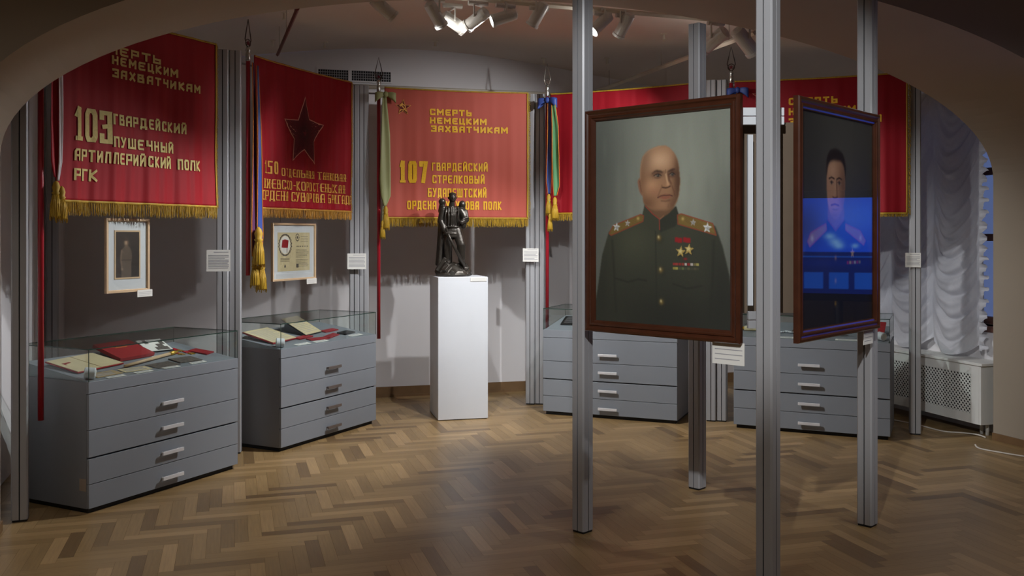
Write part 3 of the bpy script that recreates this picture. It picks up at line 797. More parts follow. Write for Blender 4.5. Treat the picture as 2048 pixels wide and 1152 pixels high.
def wedge(label, ci, x, y, a, w_, h_, tilt, m, th=.012, name='booklet', cat='booklet', n=0, page=None, group='books in the glass cases', extra=None):
    """a book or print propped on a small stand, tilted towards the viewer"""
    loc, rz = in_case(ci, x, y, a)
    t = thing(name, label, cat, loc, 0, group, rot=rz); ti = math.radians(max(3, tilt-6))
    Mx = Matrix.Translation((0, -h_/2*math.cos(ti), .002+th*0)) @ Matrix.Rotation(ti, 4, 'X')
    c = MB(); c.box(-w_/2, w_/2, 0, h_, 0, th, M=Mx); co = c.build('cover', m, t, bevel=.001)
    s = MB(); yb = h_*math.cos(ti)/2; zb = h_*math.sin(ti)
    s.prism([(-h_/2*math.cos(ti)*.6, 0), (yb*.9, 0), (yb*.9, zb*.92)], -w_*.3, w_*.3, Matrix(((0,0,1,0),(1,0,0,0),(0,1,0,0),(0,0,0,1))))
    s.build('stand', M['cab_side'], t)
    if page:
        pg = MB(); pg.box(-w_/2+.004, w_/2-.004, .004, h_-.004, th, th+.003, M=Mx); p = pg.build('page', page, t)
    if n:
        lm = MB()
        for i in range(n):
            yy = h_*(.1+.8*(i+.5)/n); lm.box(-w_*.4, w_*(.4-.15*((i*7) % 3)/2), yy-.0018, yy+.0018, th+.003, th+.0036, M=Mx)
        lm.build('printed_lines', M['ink'], t)
    return t, Mx, th
def gauge(ci, label, x=.055, y=.06):
    loc, rz = in_case(ci, x, y, 45)
    t = thing('humidity_gauge', label, 'gauge', loc, 0, 'round gauges in the cabinet corners', rot=rz)
    Mx = Matrix.Translation((0, 0, .033)) @ Matrix.Rotation(PI/2, 4, 'X')
    MB().lathe([(.030, -.03), (.033, -.026), (.033, .026), (.030, .03)], 24, Mx).build('drum', M['white'], t, smooth=False)
    MB().lathe([(.022, .0302), (.022, .032)], 20, Mx).build('dial', M['paper'], t)
    return t
def medal(ci, label, x, y, a=0, m=None):
    loc, rz = in_case(ci, x, y, a)
    t = thing('medal', label, 'medal', loc, 0, 'medals in the glass cases', rot=rz)
    MB().box(-.022, .022, .0, .05, 0, .004).build('medal_ribbon', m or M['redribbon'], t)
    mb = MB(); mb.prism(star_pts(0, -.026, .027, .5), 0, .005); mb.build('medal_star', M['gold'], t)

# nearest case
t, Mx, th = wedge('open album with pale pages, left of the red folder in the nearest case', 0, .245, .33, 8, .38, .25, 10, M['redbook'], .008, 'open_album', 'album', page=M['oldpaper'])
mb = MB(); mb.box(-.002, .002, .004, .246, .0112, .0125, M=Mx); mb.build('gutter', M['tan'], t)
mb = MB(); mb.box(-.15, -.09, .15, .165, .0112, .0122, M=Mx); mb.box(-.15, -.14, .13, .165, .0112, .0122, M=Mx); mb.build('red_mark', M['redbook'], t)
t, Mx, th = wedge('thick red cloth-covered folder leaning in the middle of the nearest case', 0, .61, .42, 5, .30, .24, 17, M['redbook'], .022, 'folder', 'folder')
mb = MB(); mb.box(-.07, .07, .16, .168, .022, .0226, M=Mx); mb.box(-.05, .05, .145, .149, .022, .0226, M=Mx); mb.build('cover_title', M['letter_amber'], t)
t, Mx, th = wedge('tilted black and white photograph at the back of the nearest case', 0, .90, .46, -6, .20, .16, 22, M['black'], .006, 'photograph', 'photograph', page=M['paper'])
mb = MB()
for (x0, x1, y0, y1) in ((-.02, .08, .01, .05), (.01, .06, .05, .09), (-.06, -.03, .10, .15), (.05, .085, .08, .12)): mb.box(x0, x1, y0, y1, .0092, .0098, M=Mx)
mb.build('printed_image', M['greyprint'], t)
loc, rz = in_case(0, .64, .215, 14); loc = (loc[0], loc[1], loc[2]+.003)
t = thing('baton', 'long pale baton with a golden tip lying across the nearest case', 'baton', loc, rot=rz)
MB().tube([(-.26, 0, .011), (.22, 0, .011)], [.009, .011], 12).build('shaft', M['pale_wood'], t, smooth=True)
MB().tube([(.22, 0, .012), (.27, 0, .012), (.31, 0, .011)], [.012, .013, .008], 12).build('tip', M['gold'], t, smooth=True)
sheet('tan leaflet lying next to the round gauge in the nearest case', 0, .20, .10, 4, .20, .09, M['tan'], n=3)
sheet('tan document behind the leaflet in the nearest case', 0, .42, .10, -4, .20, .08, M['oldpaper'], n=4)
sheet('grey newspaper cutting in the middle of the nearest case', 0, .645, .10, 4, .20, .11, M['greyprint'], 'newspaper_cutting', 'newspaper cutting')
sheet('dark grey booklet near the right end of the nearest case', 0, .86, .13, -4, .18, .12, M['greyprint'], 'booklet', 'booklet', .006)
for x, y, a, l in ((.21, .025, 0, 'white caption slip nearest the gauge in the nearest case'), (.42, .028, 1, 'second white caption slip along the front of the nearest case'),
                   (.64, .03, -2, 'third white caption slip along the front of the nearest case'), (.88, .04, 2, 'fourth white caption slip along the front of the nearest case'),
                   (.80, .30, 8, 'white slip lying behind the baton in the nearest case')):
    sheet(l, 0, x, y, a, .13, .035, M['paper'], 'caption_slip', 'caption slip', n=2, group='caption slips in the nearest case')
for x, y, a, l in ((.95, .29, 10, 'gold medal on red ribbon nearest the baton tip'), (1.03, .27, -8, 'gold medal on red ribbon in the middle of the medal row'), (1.02, .37, 5, 'gold medal on red ribbon behind the medal row')):
    medal(0, l, x, y, a)
sheet('small red booklet at the right end of the nearest case', 0, 1.12, .25, 15, .10, .14, M['redbook'], 'booklet', 'booklet', .008, group='books in the glass cases')
gauge(0, 'white round gauge in the front corner of the nearest case')
# second case
wedge('open printed book with a red cover at the left of the second case', 1, .22, .30, 8, .33, .28, 13, M['redbook'], .010, 'open_book', 'book', n=14, page=M['oldpaper'])
wedge('tilted page on a dark stand in the middle of the second case', 1, .66, .36, 10, .26, .26, 27, M['black'], .008, 'manuscript_page', 'manuscript', n=10, page=M['oldpaper'])
sheet('dark photograph behind the open book in the second case', 1, .45, .505, 6, .14, .10, M['greyprint'], 'photograph', 'photograph', .004)
for x, y, a, l in ((.50, .20, 8, 'red identity booklet beside the open book'), (.56, .105, -8, 'red identity booklet in front of the tilted page'), (.93, .28, 6, 'red identity booklet at the right of the tilted page'), (.77, .13, 16, 'red identity booklet lying beside the black wallet')):
    sheet(l, 1, x, y, a, .20, .06, M['redbook'], 'identity_booklet', 'booklet', .008, group='red booklets in the second case')
sheet('black wallet near the front of the second case', 1, .99, .15, 8, .17, .08, M['black'], 'wallet', 'wallet', .010)
for x, y, a, l in ((.30, .045, 0, 'white slip by the gauge of the second case'), (.52, .045, 1, 'white slip at the middle front of the second case'), (1.0, .06, 1, 'white slip at the right front of the second case')):
    sheet(l, 1, x, y, a, .16, .045, M['paper'], 'caption_slip', 'caption slip', n=2, group='caption slips in the second case')
for x, y, l in ((.40, .36, 'medal on dark ribbon behind the red booklets'), ): medal(1, l, x, y, 20)
gauge(1, 'white round gauge in the front corner of the second case')
# third case
wedge('dark booklet with pale stripes at the left of the case below the bald officer', 2, .22, .30, 6, .26, .22, 12, M['black'], .010, 'booklet', 'booklet', n=6)
sheet('wide white sheet along the front of the case below the bald officer', 2, .80, .10, 0, .62, .13, M['paper'], n=3)
sheet('yellowed letter in the case below the bald officer', 2, .75, .32, -5, .26, .18, M['oldpaper'], n=6)
sheet('red booklet at the right of the case below the bald officer', 2, 1.02, .33, 12, .14, .10, M['redbook'], 'booklet', 'booklet', .01)
# fourth case
loc, rz = in_case(3, .17, .22, 0)
t = thing('scroll', 'golden brown scroll at the left end of the fourth case', 'scroll', loc, rot=rz)
MB().tube([(-.12, 0, .021), (.12, 0, .021)], .020, 14).build('roll', M['oldpaper'], t, smooth=True)
for sx in (-1, 1): MB().tube([(sx*.12, 0, .021), (sx*.15, 0, .021)], .012, 12).build('rod', M['gold'], t, smooth=True)
loc, rz = in_case(3, .38, .20, 0)
t = thing('bead_string', 'string of pale beads beside the nearest post in the fourth case', 'bead string', loc, rot=rz)
b = MB()
for i in range(14): b.ball((-.09+.014*i, .012*math.sin(i), .009), .008, 8, 6)
b.build('beads', M['white'], t, smooth=True)
for x, y, a, L, l in ((.70, .16, 5, .24, 'black field telescope lying below the dark portrait'), (.92, .30, -10, .20, 'short black tube behind the telescope')):
    loc, rz = in_case(3, x, y, a); t = thing('telescope', l, 'telescope', loc, rot=rz)
    MB().tube([(-L/2, 0, .027), (0, 0, .027)], .026, 16).build('barrel', M['black'], t, smooth=True)
    MB().tube([(0, 0, .027), (L/2, 0, .027)], .019, 16).build('draw_tube', M['vent_dark'], t, smooth=True)
    MB().tube([(L/2, 0, .027), (L/2+.015, 0, .027)], .023, 16).build('eyepiece', M['finial_dark'], t, smooth=True)
wedge('yellowed folded map behind the telescope in the fourth case', 3, .90, .44, 0, .22, .16, 20, M['tan'], .004, 'folded_map', 'map', page=M['oldpaper'])
sheet('grey open notebook in the middle of the fourth case', 3, .55, .30, -4, .22, .16, M['greyprint'], 'notebook', 'notebook', .01)
wedge('red booklet standing at the right end of the fourth case', 3, 1.10, .26, -6, .12, .15, 40, M['redbook'], .012)
for x, y, a, l in ((.40, .04, 1, 'white slip left of the dark portrait frame in the fourth case'), (.90, .045, 2, 'white slip below the telescope in the fourth case')):
    sheet(l, 3, x, y, a, .20, .05, M['paper'], 'caption_slip', 'caption slip', n=2, group='caption slips in the fourth case')
gauge(3, 'white round gauge at the right end of the fourth case', CW-.07, .08)

# ------------------------------------------------------------------ painted canvases
class Paint:
    def __init__(s, w_, h_, W, H):
        s.w, s.h, s.W, s.H = w_, h_, W, H
        u = np.linspace(0, 1, W+1); v = np.linspace(0, 1, H+1)
        s.U, s.V = np.meshgrid(u, v); s.img = np.zeros((H+1, W+1, 3))
    def blur(s, a, r):
        """r in widths of the canvas"""
        for ax, n in ((1, r*s.W), (0, r*s.W)):
            k = max(1, int(2.5*n)); x = np.arange(-k, k+1); g = np.exp(-.5*(x/max(n, .3))**2); g /= g.sum()
            p = np.pad(a, [(k, k) if i == ax else (0, 0) for i in range(2)], mode='edge'); o = np.zeros_like(a)
            for i, q in enumerate(g):
                o += q*(p[i:i+a.shape[0], :] if ax == 0 else p[:, i:i+a.shape[1]])
            a = o
        return a
    def poly(s, pts, b=.004, smooth=True):
        if smooth:
            q = []; n = len(pts)
            for i in range(n):
                p0, p1, p2, p3 = [np.array(pts[(i+k) % n], float) for k in (-1, 0, 1, 2)]
                for t in (0, .25, .5, .75):
                    q.append(.5*(2*p1+(p2-p0)*t+(2*p0-5*p1+4*p2-p3)*t*t+(3*p1-p0-3*p2+p3)*t**3))
            pts = q
        ins = np.zeros(s.U.shape, bool); n = len(pts)
        for i in range(n):
            x0, y0 = pts[i]; x1, y1 = pts[(i+1) % n]
            if y0 == y1: continue
            c = ((y0 > s.V) != (y1 > s.V)) & (s.U < (x1-x0)*(s.V-y0)/(y1-y0)+x0); ins ^= c
        return s.blur(ins.astype(float), b)
    def spot(s, u, v, ru, rv): return np.exp(-(((s.U-u)/ru)**2+((s.V-v)/rv)**2))
    def put(s, col, m, a=1):
        m = np.clip(m*a, 0, 1)[..., None]; s.img = s.img*(1-m)+np.array(col, float)*m
    def line(s, pts, wd, b=.002):
        m = np.zeros(s.U.shape); asp = s.h/s.w
        for (x0, y0), (x1, y1) in zip(pts[:-1], pts[1:]):
            dx, dy = x1-x0, (y1-y0)*asp; L2 = dx*dx+dy*dy+1e-12
            t = np.clip(((s.U-x0)*dx+(s.V-y0)*asp*dy)/L2, 0, 1)
            d = np.hypot(s.U-x0-t*dx, (s.V-y0)*asp-t*dy); m = np.maximum(m, np.clip((wd-d)/max(b, 1e-4)+.5, 0, 1))
        return m
    def mesh(s, name, m, parent, y):
        H, W = s.H, s.W
        x = (s.U.ravel()-.5)*s.w; z = (1-s.V.ravel())*s.h
        me = bpy.data.meshes.new(name); n = (W+1)*(H+1)
        i, j = np.meshgrid(np.arange(W), np.arange(H)); a = (j*(W+1)+i).ravel()
        f = np.stack([a, a+W+1, a+W+2, a+1], 1)
        me.from_pydata(np.stack([x, np.full(n, y), z], 1).tolist(), [], f.tolist())
        c = np.clip(s.img/255, 0, 1); c = np.where(c <= .04045, c/12.92, ((c+.055)/1.055)**2.4)
        at = me.color_attributes.new('paint', 'FLOAT_COLOR', 'POINT')
        at.data.foreach_set('color', np.concatenate([c.reshape(-1, 3), np.ones((n, 1))], 1).ravel())
        me.materials.append(m); me.update()
        o = bpy.data.objects.new(name, me); COL.objects.link(o); o.parent = parent; return o
def star5(u, v, r, asp, rot=0): return [(u+(r if i % 2 == 0 else r*.42)*math.sin(PI*i/5+rot), v-(r if i % 2 == 0 else r*.42)*math.cos(PI*i/5+rot)/asp) for i in range(10)]

def paint_officer():
    p = Paint(.80, 1.04, 270, 350); asp = 1.04/.80; rs = np.random.RandomState(3)
    U, V = p.U, p.V
    p.img[:] = (112, 116, 106)
    p.put((152, 156, 142), p.spot(.62, .34, .42, .36), .85); p.put((146, 150, 138), p.spot(.5, .05, .5, .12), .35)
    p.put((74, 78, 74), p.spot(0, .2, .22, .5), .6); p.put((80, 82, 76), p.spot(1, .62, .16, .4), .5); p.put((84, 86, 80), p.spot(.1, .9, .3, .3), .4)
    for k in range(60):
        u, v = rs.rand(), rs.rand()*.7; p.put((160, 164, 150) if k % 2 else (96, 100, 92), p.spot(u, v, .012+.02*rs.rand(), .05+.08*rs.rand()), .12)
    # tunic
    jk = [(-.03, 1.05), (.0, .90), (.016, .84), (.053, .671), (.107, .555), (.248, .499), (.375, .472), (.392, .43), (.45, .468), (.503, .5), (.564, .468), (.621, .438), (.634, .474), (.766, .5), (.896, .531), (.944, .622), (.987, .746), (1.01, .84), (1.04, 1.05)]
    mj = p.poly(jk, .004, False); p.put((58, 60, 48), mj)
    p.put((78, 80, 62), p.spot(.30, .60, .16, .12)*mj, .75); p.put((72, 74, 58), p.spot(.62, .56, .14, .1)*mj, .5)
    p.put((38, 39, 33), p.spot(.62, .98, .5, .17)*mj, .85); p.put((36, 37, 32), p.spot(.95, .85, .1, .25)*mj, .7); p.put((42, 43, 36), p.spot(.05, .85, .07, .2)*mj, .5)
    p.put((40, 41, 33), p.line([(.135, .60), (.15, .75), (.165, .95)], .007, .02)*mj, .6); p.put((38, 39, 32), p.line([(.885, .60), (.88, .75), (.86, .95)], .007, .02)*mj, .6)
    p.put((40, 42, 34), p.line([(.47, .54), (.475, .75), (.48, 1)], .004, .01)*mj, .6)
    for pts in ([(.16, .785), (.26, .80), (.34, .785), (.40, .79)], [(.60, .80), (.70, .82), (.80, .805)]): p.put((34, 35, 29), p.line(pts, .004, .012)*mj, .7)
    # neck and head
    neck = p.poly([(.395, .38), (.60, .38), (.605, .45), (.56, .49), (.50, .497), (.44, .48), (.395, .44)], .006); p.put((112, 82, 58), neck)
    hd = [(.509, .146), (.432, .160), (.377, .19), (.358, .236), (.354, .299), (.37, .37), (.393, .425), (.455, .452), (.509, .463), (.556, .457), (.609, .432), (.638, .392), (.649, .329), (.645, .28), (.634, .226), (.606, .183), (.560, .153)]
    mh = p.poly(hd, .004); ear = p.poly([(.370, .300), (.345, .298), (.336, .312), (.340, .335), (.352, .365), (.374, .378)], .004)
    p.put((140, 98, 74), ear); p.put((96, 60, 48), p.line([(.352, .312), (.358, .335), (.366, .36)], .004, .008)*ear, .8)
    p.put((158, 118, 86), mh)
    p.put((214, 174, 138), p.spot(.50, .215, .10, .055)*mh, .85); p.put((134, 106, 84), p.spot(.39, .20, .045, .08)*mh, .6)
    p.put((120, 84, 60), p.spot(.37, .32, .035, .10)*mh, .55); p.put((78, 52, 36), p.spot(.64, .32, .040, .16)*mh, .85)
    p.put((108, 74, 52), p.spot(.40, .42, .07, .035)*mh, .7); p.put((100, 70, 50), p.spot(.60, .43, .05, .04)*mh, .7)
    p.put((84, 58, 42), p.spot(.50, .468, .12, .016)*mh, .8)
    p.put((200, 154, 116), p.spot(.445, .335, .05, .03)*mh, .7); p.put((168, 110, 84), p.spot(.46, .36, .05, .025)*mh, .35); p.put((170, 128, 96), p.spot(.53, .425, .04, .02)*mh, .6)
    p.put((86, 58, 42), p.spot(.485, .283, .045, .016)*mh, .85); p.put((74, 48, 36), p.spot(.595, .281, .032, .016)*mh, .9)
    # brows, eyes
    p.put((66, 46, 34), p.poly([(.442, .279), (.470, .263), (.505, .265), (.530, .274), (.505, .274), (.472, .271)], .004), .9)
    p.put((62, 42, 32), p.poly([(.556, .276), (.575, .264), (.60, .259), (.616, .262), (.60, .268), (.575, .272)], .004), .9)
    for eu, ev, hw in ((.486, .288, .027), (.592, .286, .022)):
        p.put((150, 132, 116), p.poly([(eu-hw, ev+.001), (eu-hw*.3, ev-.006), (eu+hw*.6, ev-.004), (eu+hw, ev+.001), (eu, ev+.006)], .003), .8)
        p.put((34, 30, 28), p.spot(eu+.004, ev-.0005, .0105, .0075), 1); p.put((190, 186, 176), p.spot(eu+.001, ev-.003, .003, .0022), .8)
        p.put((44, 28, 22), p.line([(eu-hw, ev), (eu-hw*.3, ev-.0065), (eu+hw*.6, ev-.005), (eu+hw, ev+.001)], .0025, .004), .85)
        p.put((104, 72, 54), p.line([(eu-hw*.8, ev+.010), (eu, ev+.014), (eu+hw*.8, ev+.010)], .002, .006), .6)
    # nose
    p.put((212, 174, 134), p.line([(.548, .283), (.556, .312), (.563, .330)], .006, .010), .7); p.put((86, 56, 40), p.line([(.566, .285), (.572, .312), (.584, .33)], .006, .014), .75)
    p.put((196, 150, 112), p.spot(.562, .333, .016, .011), .75); p.put((62, 38, 28), p.line([(.522, .345), (.545, .348), (.563, .346), (.578, .341)], .004, .007), .85)
    p.put((108, 74, 54), p.line([(.518, .336), (.513, .35), (.502, .365), (.49, .385)], .003, .012), .65); p.put((88, 58, 42), p.line([(.592, .34), (.606, .365), (.612, .385)], .003, .012), .6)
    # mouth and chin
    p.put((70, 40, 32), p.line([(.487, .393), (.510, .386), (.535, .3835), (.553, .3845), (.575, .383), (.594, .387)], .0032, .005), .9)
    p.put((146, 84, 66), p.poly([(.495, .391), (.53, .388), (.585, .388), (.562, .399), (.53, .401)], .004), .8); p.put((132, 78, 60), p.line([(.505, .383), (.54, .378), (.58, .380)], .003, .006), .6)
    p.put((96, 66, 48), p.line([(.515, .409), (.545, .411), (.575, .407)], .004, .010), .6); p.put((104, 72, 52), p.line([(.565, .425), (.563, .44)], .002, .006), .5)
    p.put((128, 92, 66), p.line([(.532, .275), (.534, .266)], .002, .005), .7); p.put((92, 62, 46), p.line([(.543, .28), (.545, .262)], .002, .005), .7)
    p.put((198, 168, 134), p.line([(.356, .30), (.36, .24), (.38, .19), (.43, .162), (.51, .148)], .002, .006), .35)
    p.put((200, 172, 132), p.line([(.651, .33), (.640, .392), (.612, .43)], .0016, .004), .4)
    # collar over the neck
    cl = p.poly([(.388, .425), (.44, .463), (.50, .496), (.503, .56), (.40, .53), (.372, .475)], .003, False); cr = p.poly([(.503, .56), (.503, .496), (.565, .472), (.622, .435), (.640, .475), (.62, .53)], .003, False)
    p.put((64, 66, 52), cl); p.put((50, 52, 42), cr)
    p.put((150, 62, 48), p.line([(.394, .432), (.45, .470), (.499, .495), (.501, .545)], .0035, .004), .9); p.put((150, 100, 74), p.line([(.505, .495), (.532, .48)], .003, .004), .9)
    # shoulder boards
    for b_, rv in (([(.108, .563), (.143, .524), (.357, .472), (.381, .478), (.376, .505), (.125, .573)], 1), ([(.631, .478), (.658, .472), (.878, .519), (.902, .572), (.635, .520)], 0)):
        mb_ = p.poly(b_, .003, False); p.put((112, 90, 44), mb_); p.put((150, 124, 66), p.blur(mb_, .008)*mb_, .3)
        for k in range(5): p.put((86, 66, 32), p.line([(b_[0][0], b_[0][1]-.008*k), (b_[3][0], b_[3][1]+.03-.008*k)], .0015, .003)*mb_, .4)
        p.put((146, 66, 46), p.line(b_+b_[:1], .0032, .004), .85)
    for u, v, r, c in ((.169, .532, .032, (206, 208, 206)), (.256, .513, .024, (178, 172, 166)), (.743, .513, .024, (166, 162, 156)), (.841, .538, .034, (214, 216, 214))):
        p.put(c, p.poly(star5(u, v, r, asp, .1), .002, False)); p.put((120, 118, 112), p.poly(star5(u+.003, v+.003, r*.5, asp), .002, False), .6)
    for u, v in ((.338, .491), (.67, .495)): p.put((190, 164, 96), p.spot(u, v, .010, .008))
    for u, v in ((.497, .585), (.51, .738), (.515, .889)):
        p.put((30, 30, 24), p.spot(u+.005, v+.005, .022, .018), .6); p.put((124, 104, 58), p.spot(u, v, .017, .014), 1); p.put((206, 192, 140), p.spot(u-.004, v-.005, .007, .007), .9)
    # stars, bars
    for u in (.638, .698): p.put((150, 30, 34), p.poly([(u-.026, .582), (u+.026, .584), (u+.026, .607), (u-.026, .605)], .003, False)); 
    for u, v in ((.655, .649), (.713, .638)):
        p.put((34, 33, 26), p.poly(star5(u+.006, v+.006, .038, asp), .004, False), .6); p.put((176, 150, 82), p.poly(star5(u, v, .038, asp, .12), .0015, False)); p.put((226, 212, 150), p.poly(star5(u-.003, v-.003, .02, asp, .12), .002, False), .8)
    p.put((150, 34, 34), p.spot(.688, .682, .014, .006), .9)
    for r_, v in enumerate((.708, .728)):
        for k in range(9):
            c = [(150, 50, 46), (160, 60, 52), (150, 44, 44), (150, 60, 50), (200, 190, 180), (150, 40, 40), (190, 180, 170), (120, 110, 70), (170, 160, 90)][k] if r_ == 0 else [(150, 140, 70), (170, 160, 80), (80, 84, 60), (100, 110, 70), (70, 76, 60), (90, 90, 60), (70, 70, 56), (84, 80, 60), (70, 70, 52)][k]
            u = .597+k*.0212; p.put(c, p.poly([(u, v-.006), (u+.018, v-.006), (u+.018, v+.006), (u, v+.006)], .0015, False), .95)
    p.img += rs.randn(*p.img.shape)*1.6
    return p

def paint_dark():
    p = Paint(.86, 1.04, 200, 250); asp = 1.04/.86; rs = np.random.RandomState(5)
    p.img[:] = (74, 72, 68); p.put((96, 92, 86), p.spot(.6, .3, .4, .35), .7); p.put((48, 46, 46), p.spot(.0, .1, .3, .5), .6); p.put((44, 44, 44), p.spot(1, .8, .4, .5), .5)
    jk = [(-.05, 1.05), (.0, .75), (.08, .61), (.30, .52), (.36, .50), (.46, .54), (.57, .50), (.66, .52), (.92, .60), (1.0, .74), (1.05, 1.05)]
    mj = p.poly(jk, .006, False); p.put((38, 38, 46), mj); p.put((56, 56, 64), p.spot(.3, .65, .12, .12)*mj, .5)
    p.put((128, 92, 74), p.poly([(.37, .42), (.56, .42), (.57, .51), (.465, .545), (.365, .51)], .006))
    mh = p.poly([(.47, .19), (.39, .205), (.345, .26), (.338, .33), (.35, .41), (.39, .465), (.455, .49), (.52, .47), (.575, .41), (.592, .33), (.587, .26), (.55, .205)], .006)
    p.put((190, 142, 112), mh); p.put((224, 178, 146), p.spot(.42, .26, .06, .05)*mh, .6); p.put((116, 82, 64), p.spot(.58, .36, .07, .16)*mh, .8); p.put((122, 88, 68), p.spot(.45, .48, .12, .03)*mh, .7)
    p.put((40, 30, 26), p.poly([(.335, .29), (.335, .22), (.37, .175), (.46, .155), (.56, .175), (.60, .23), (.60, .30), (.585, .25), (.54, .213), (.42, .212), (.36, .235)], .008))
    for u in (.405, .51):
        p.put((60, 42, 34), p.line([(u-.035, .301), (u, .293), (u+.035, .299)], .005, .006), .9); p.put((170, 156, 144), p.spot(u, .319, .022, .007), .6); p.put((30, 28, 28), p.spot(u, .318, .010, .008), 1)
        p.put((70, 46, 36), p.line([(u-.025, .317), (u, .311), (u+.025, .317)], .002, .004), .8)
    p.put((206, 164, 132), p.line([(.452, .31), (.450, .36), (.445, .378)], .007, .012), .6); p.put((92, 62, 48), p.line([(.475, .31), (.478, .36), (.48, .38)], .006, .012), .6); p.put((74, 46, 36), p.line([(.42, .387), (.45, .392), (.485, .386)], .004, .006), .8)
    p.put((96, 48, 42), p.line([(.40, .427), (.45, .421), (.505, .427)], .005, .006), .9); p.put((104, 72, 56), p.line([(.42, .446), (.46, .449), (.495, .445)], .004, .01), .6)
    p.put((34, 34, 42), p.poly([(.345, .49), (.46, .545), (.585, .49), (.60, .56), (.46, .60), (.33, .56)], .004, False)); p.put((150, 60, 50), p.line([(.35, .495), (.46, .55), (.58, .495)], .004, .004), .8)
    for b_ in ([(.09, .60), (.13, .56), (.33, .515), (.34, .545), (.12, .625)], [(.60, .515), (.82, .55), (.90, .60), (.87, .622), (.60, .545)]):
        p.put((150, 116, 62), p.poly(b_, .004, False)); p.put((160, 66, 52), p.line(b_+b_[:1], .004, .004), .8); p.put((214, 206, 180), p.spot(b_[0][0]+.06 if b_[0][0] < .5 else .82, .585, .02, .014), .8)
    for v in (.68, .79, .90): p.put((150, 118, 60), p.spot(.46, v, .016, .013))
    for k in range(6): p.put([(160, 40, 40), (190, 160, 80), (140, 60, 50), (170, 170, 160), (160, 50, 50), (150, 140, 70)][k], p.poly([(.62+k*.035, .70), (.65+k*.035, .70), (.65+k*.035, .715), (.62+k*.035, .715)], .003, False))
    p.put((196, 164, 90), p.poly(star5(.70, .66, .035, asp), .003, False))
    p.img += rs.randn(*p.img.shape)*1.5
    return p

def big_portrait(name_label, fl, fr, z0, H, pt, canvas_m, rough_pane=None):
    d = (fr-fl); W = d.length; rz = math.atan2(d.y, d.x); c = (fl+fr)/2
    t = thing('framed_portrait', name_label, 'portrait', (c.x, c.y, z0), rz, 'large framed portraits')
    prof = [(0, .033), (0, .010), (.005, .002), (.016, 0), (.023, .007), (.030, .009), (.035, .004), (.042, .004), (.047, .011), (.054, .014), (.060, .022), (.060, .033)]
    MB().sweep_frame(W, H, prof).build('frame', M['frame_wood'], t, loc=(0, 0, H/2))
    MB().box(-W/2+.02, W/2-.02, .029, .032, .02, H-.02).build('backing', M['frame_back'], t)
    pt.w, pt.h = W-.116, H-.116
    cv = pt.mesh('painting', canvas_m, t, .0265); cv.location = (0, 0, .058)
    if rough_pane:
        MB().box(-W/2+.055, W/2-.055, .0175, .02, .055, H-.055).build('glazing', rough_pane, t)
    MB().box(-W/2+.06, W/2-.06, .033, .035, H*.82, H*.82+.03).build('hanging_bar', M['alu'], t)
    return t
canvas_m = attr_mat('oil_paint', .75)
fl1, fr1 = Vector((.38, 5.01)), Vector((1.047, 4.38))
big_portrait('large mahogany-framed oil portrait of a bald officer in a green tunic', fl1, fr1, 1.094, 1.16, paint_officer(), canvas_m)
fl2, fr2 = Vector((1.343, 4.43)), Vector((2.008, 5.17))
big_portrait('large mahogany-framed glazed dark portrait with a blue screen reflected in it', fl2, fr2, 1.092, 1.162, paint_dark(), attr_mat('oil_paint_dark', .5), M['picture_glass'])

# double aluminium crossbars and the white batten behind the nearest post
dL = (KL-KF).normalized(); dR = (KR-KF).normalized()
t = thing('mounting_rail', 'white batten with double white crossbars fixed behind the nearest post', 'mounting rail', (KF.x, KF.y+.075, 1.25), 0)
MB().box(-.074, -.050, 0, .02, .02, .82).build('batten', M['white'], t)
for z in (.865, .907):
    MB().box(-.100, .093, -.012, .018, z, z+.038).build('crossbar', M['white'], t, bevel=.002)
MB().box(-.138, .182, .070, .082, -.02, .885).build('backing_board', mat('brown_board', lin(104, 88, 72), .7), t)
for z in (-.045, -.087):
    MB().box(-.075, .075, -.012, .018, z, z+.038).build('crossbar', M['alu'], t, bevel=.002)

# ------------------------------------------------------------------ small framed pictures between the posts
def small_frame(kind, label, a, b, tx, z0, W, H, fw, mt):
    d = (b-a).normalized(); p = a+d*tx
    t = thing(kind, label, 'framed picture', (p.x, p.y, z0), math.atan2(d.y, d.x), 'small pale framed pictures')
    MB().sweep_frame(W, H, [(0, .02), (0, 0), (fw*.8, 0), (fw, .005), (fw, .02)]).build('frame', M['pale_wood'], t, loc=(0, 0, H/2))
    MB().box(-W/2+.004, W/2-.004, .013, .017, .004, H-.004).build('mat_board', M['white'], t)
    MB().box(-W/2+fw*.9, W/2-fw*.9, .006, .0075, fw*.9, H-fw*.9).build('glazing', M['glazing'], t)
    wi = MB()
    for sx in (-.3, .3): wi.tube([(W*sx, .016, H-.01), (W*sx, .016, 2.868-z0)], .0012, 5)
    wi.build('hanging_wire', M['steel'], t)
    return t
t = small_frame('framed_photograph', 'pale framed photograph of a standing man in uniform above the nearest case', PP[0], PP[1], .80, 1.235, .36, .47, .018, None)
p = Paint(.195, .29, 70, 104); p.img[:] = (62, 52, 46); p.put((46, 40, 36), p.spot(.8, .9, .5, .6), .6)
p.put((96, 82, 70), p.poly([(.22, .42), (.36, .33), (.50, .31), (.62, .36), (.70, .50), (.66, .72), (.64, 1.05), (.26, 1.05), (.25, .8), (.20, .62)], .012)); p.put((128, 108, 90), p.line([(.25, .42), (.22, .6), (.26, .8)], .035, .05), .7); p.put((150, 128, 106), p.spot(.27, .82, .05, .03), .9)
p.put((184, 152, 122), p.spot(.45, .235, .085, .075), 1); p.put((58, 46, 40), p.spot(.45, .165, .10, .03), .9); p.put((90, 70, 58), p.spot(.50, .24, .03, .06), .5); p.put((58, 48, 42), p.line([(.24, .62), (.66, .62)], .014, .02), .6)
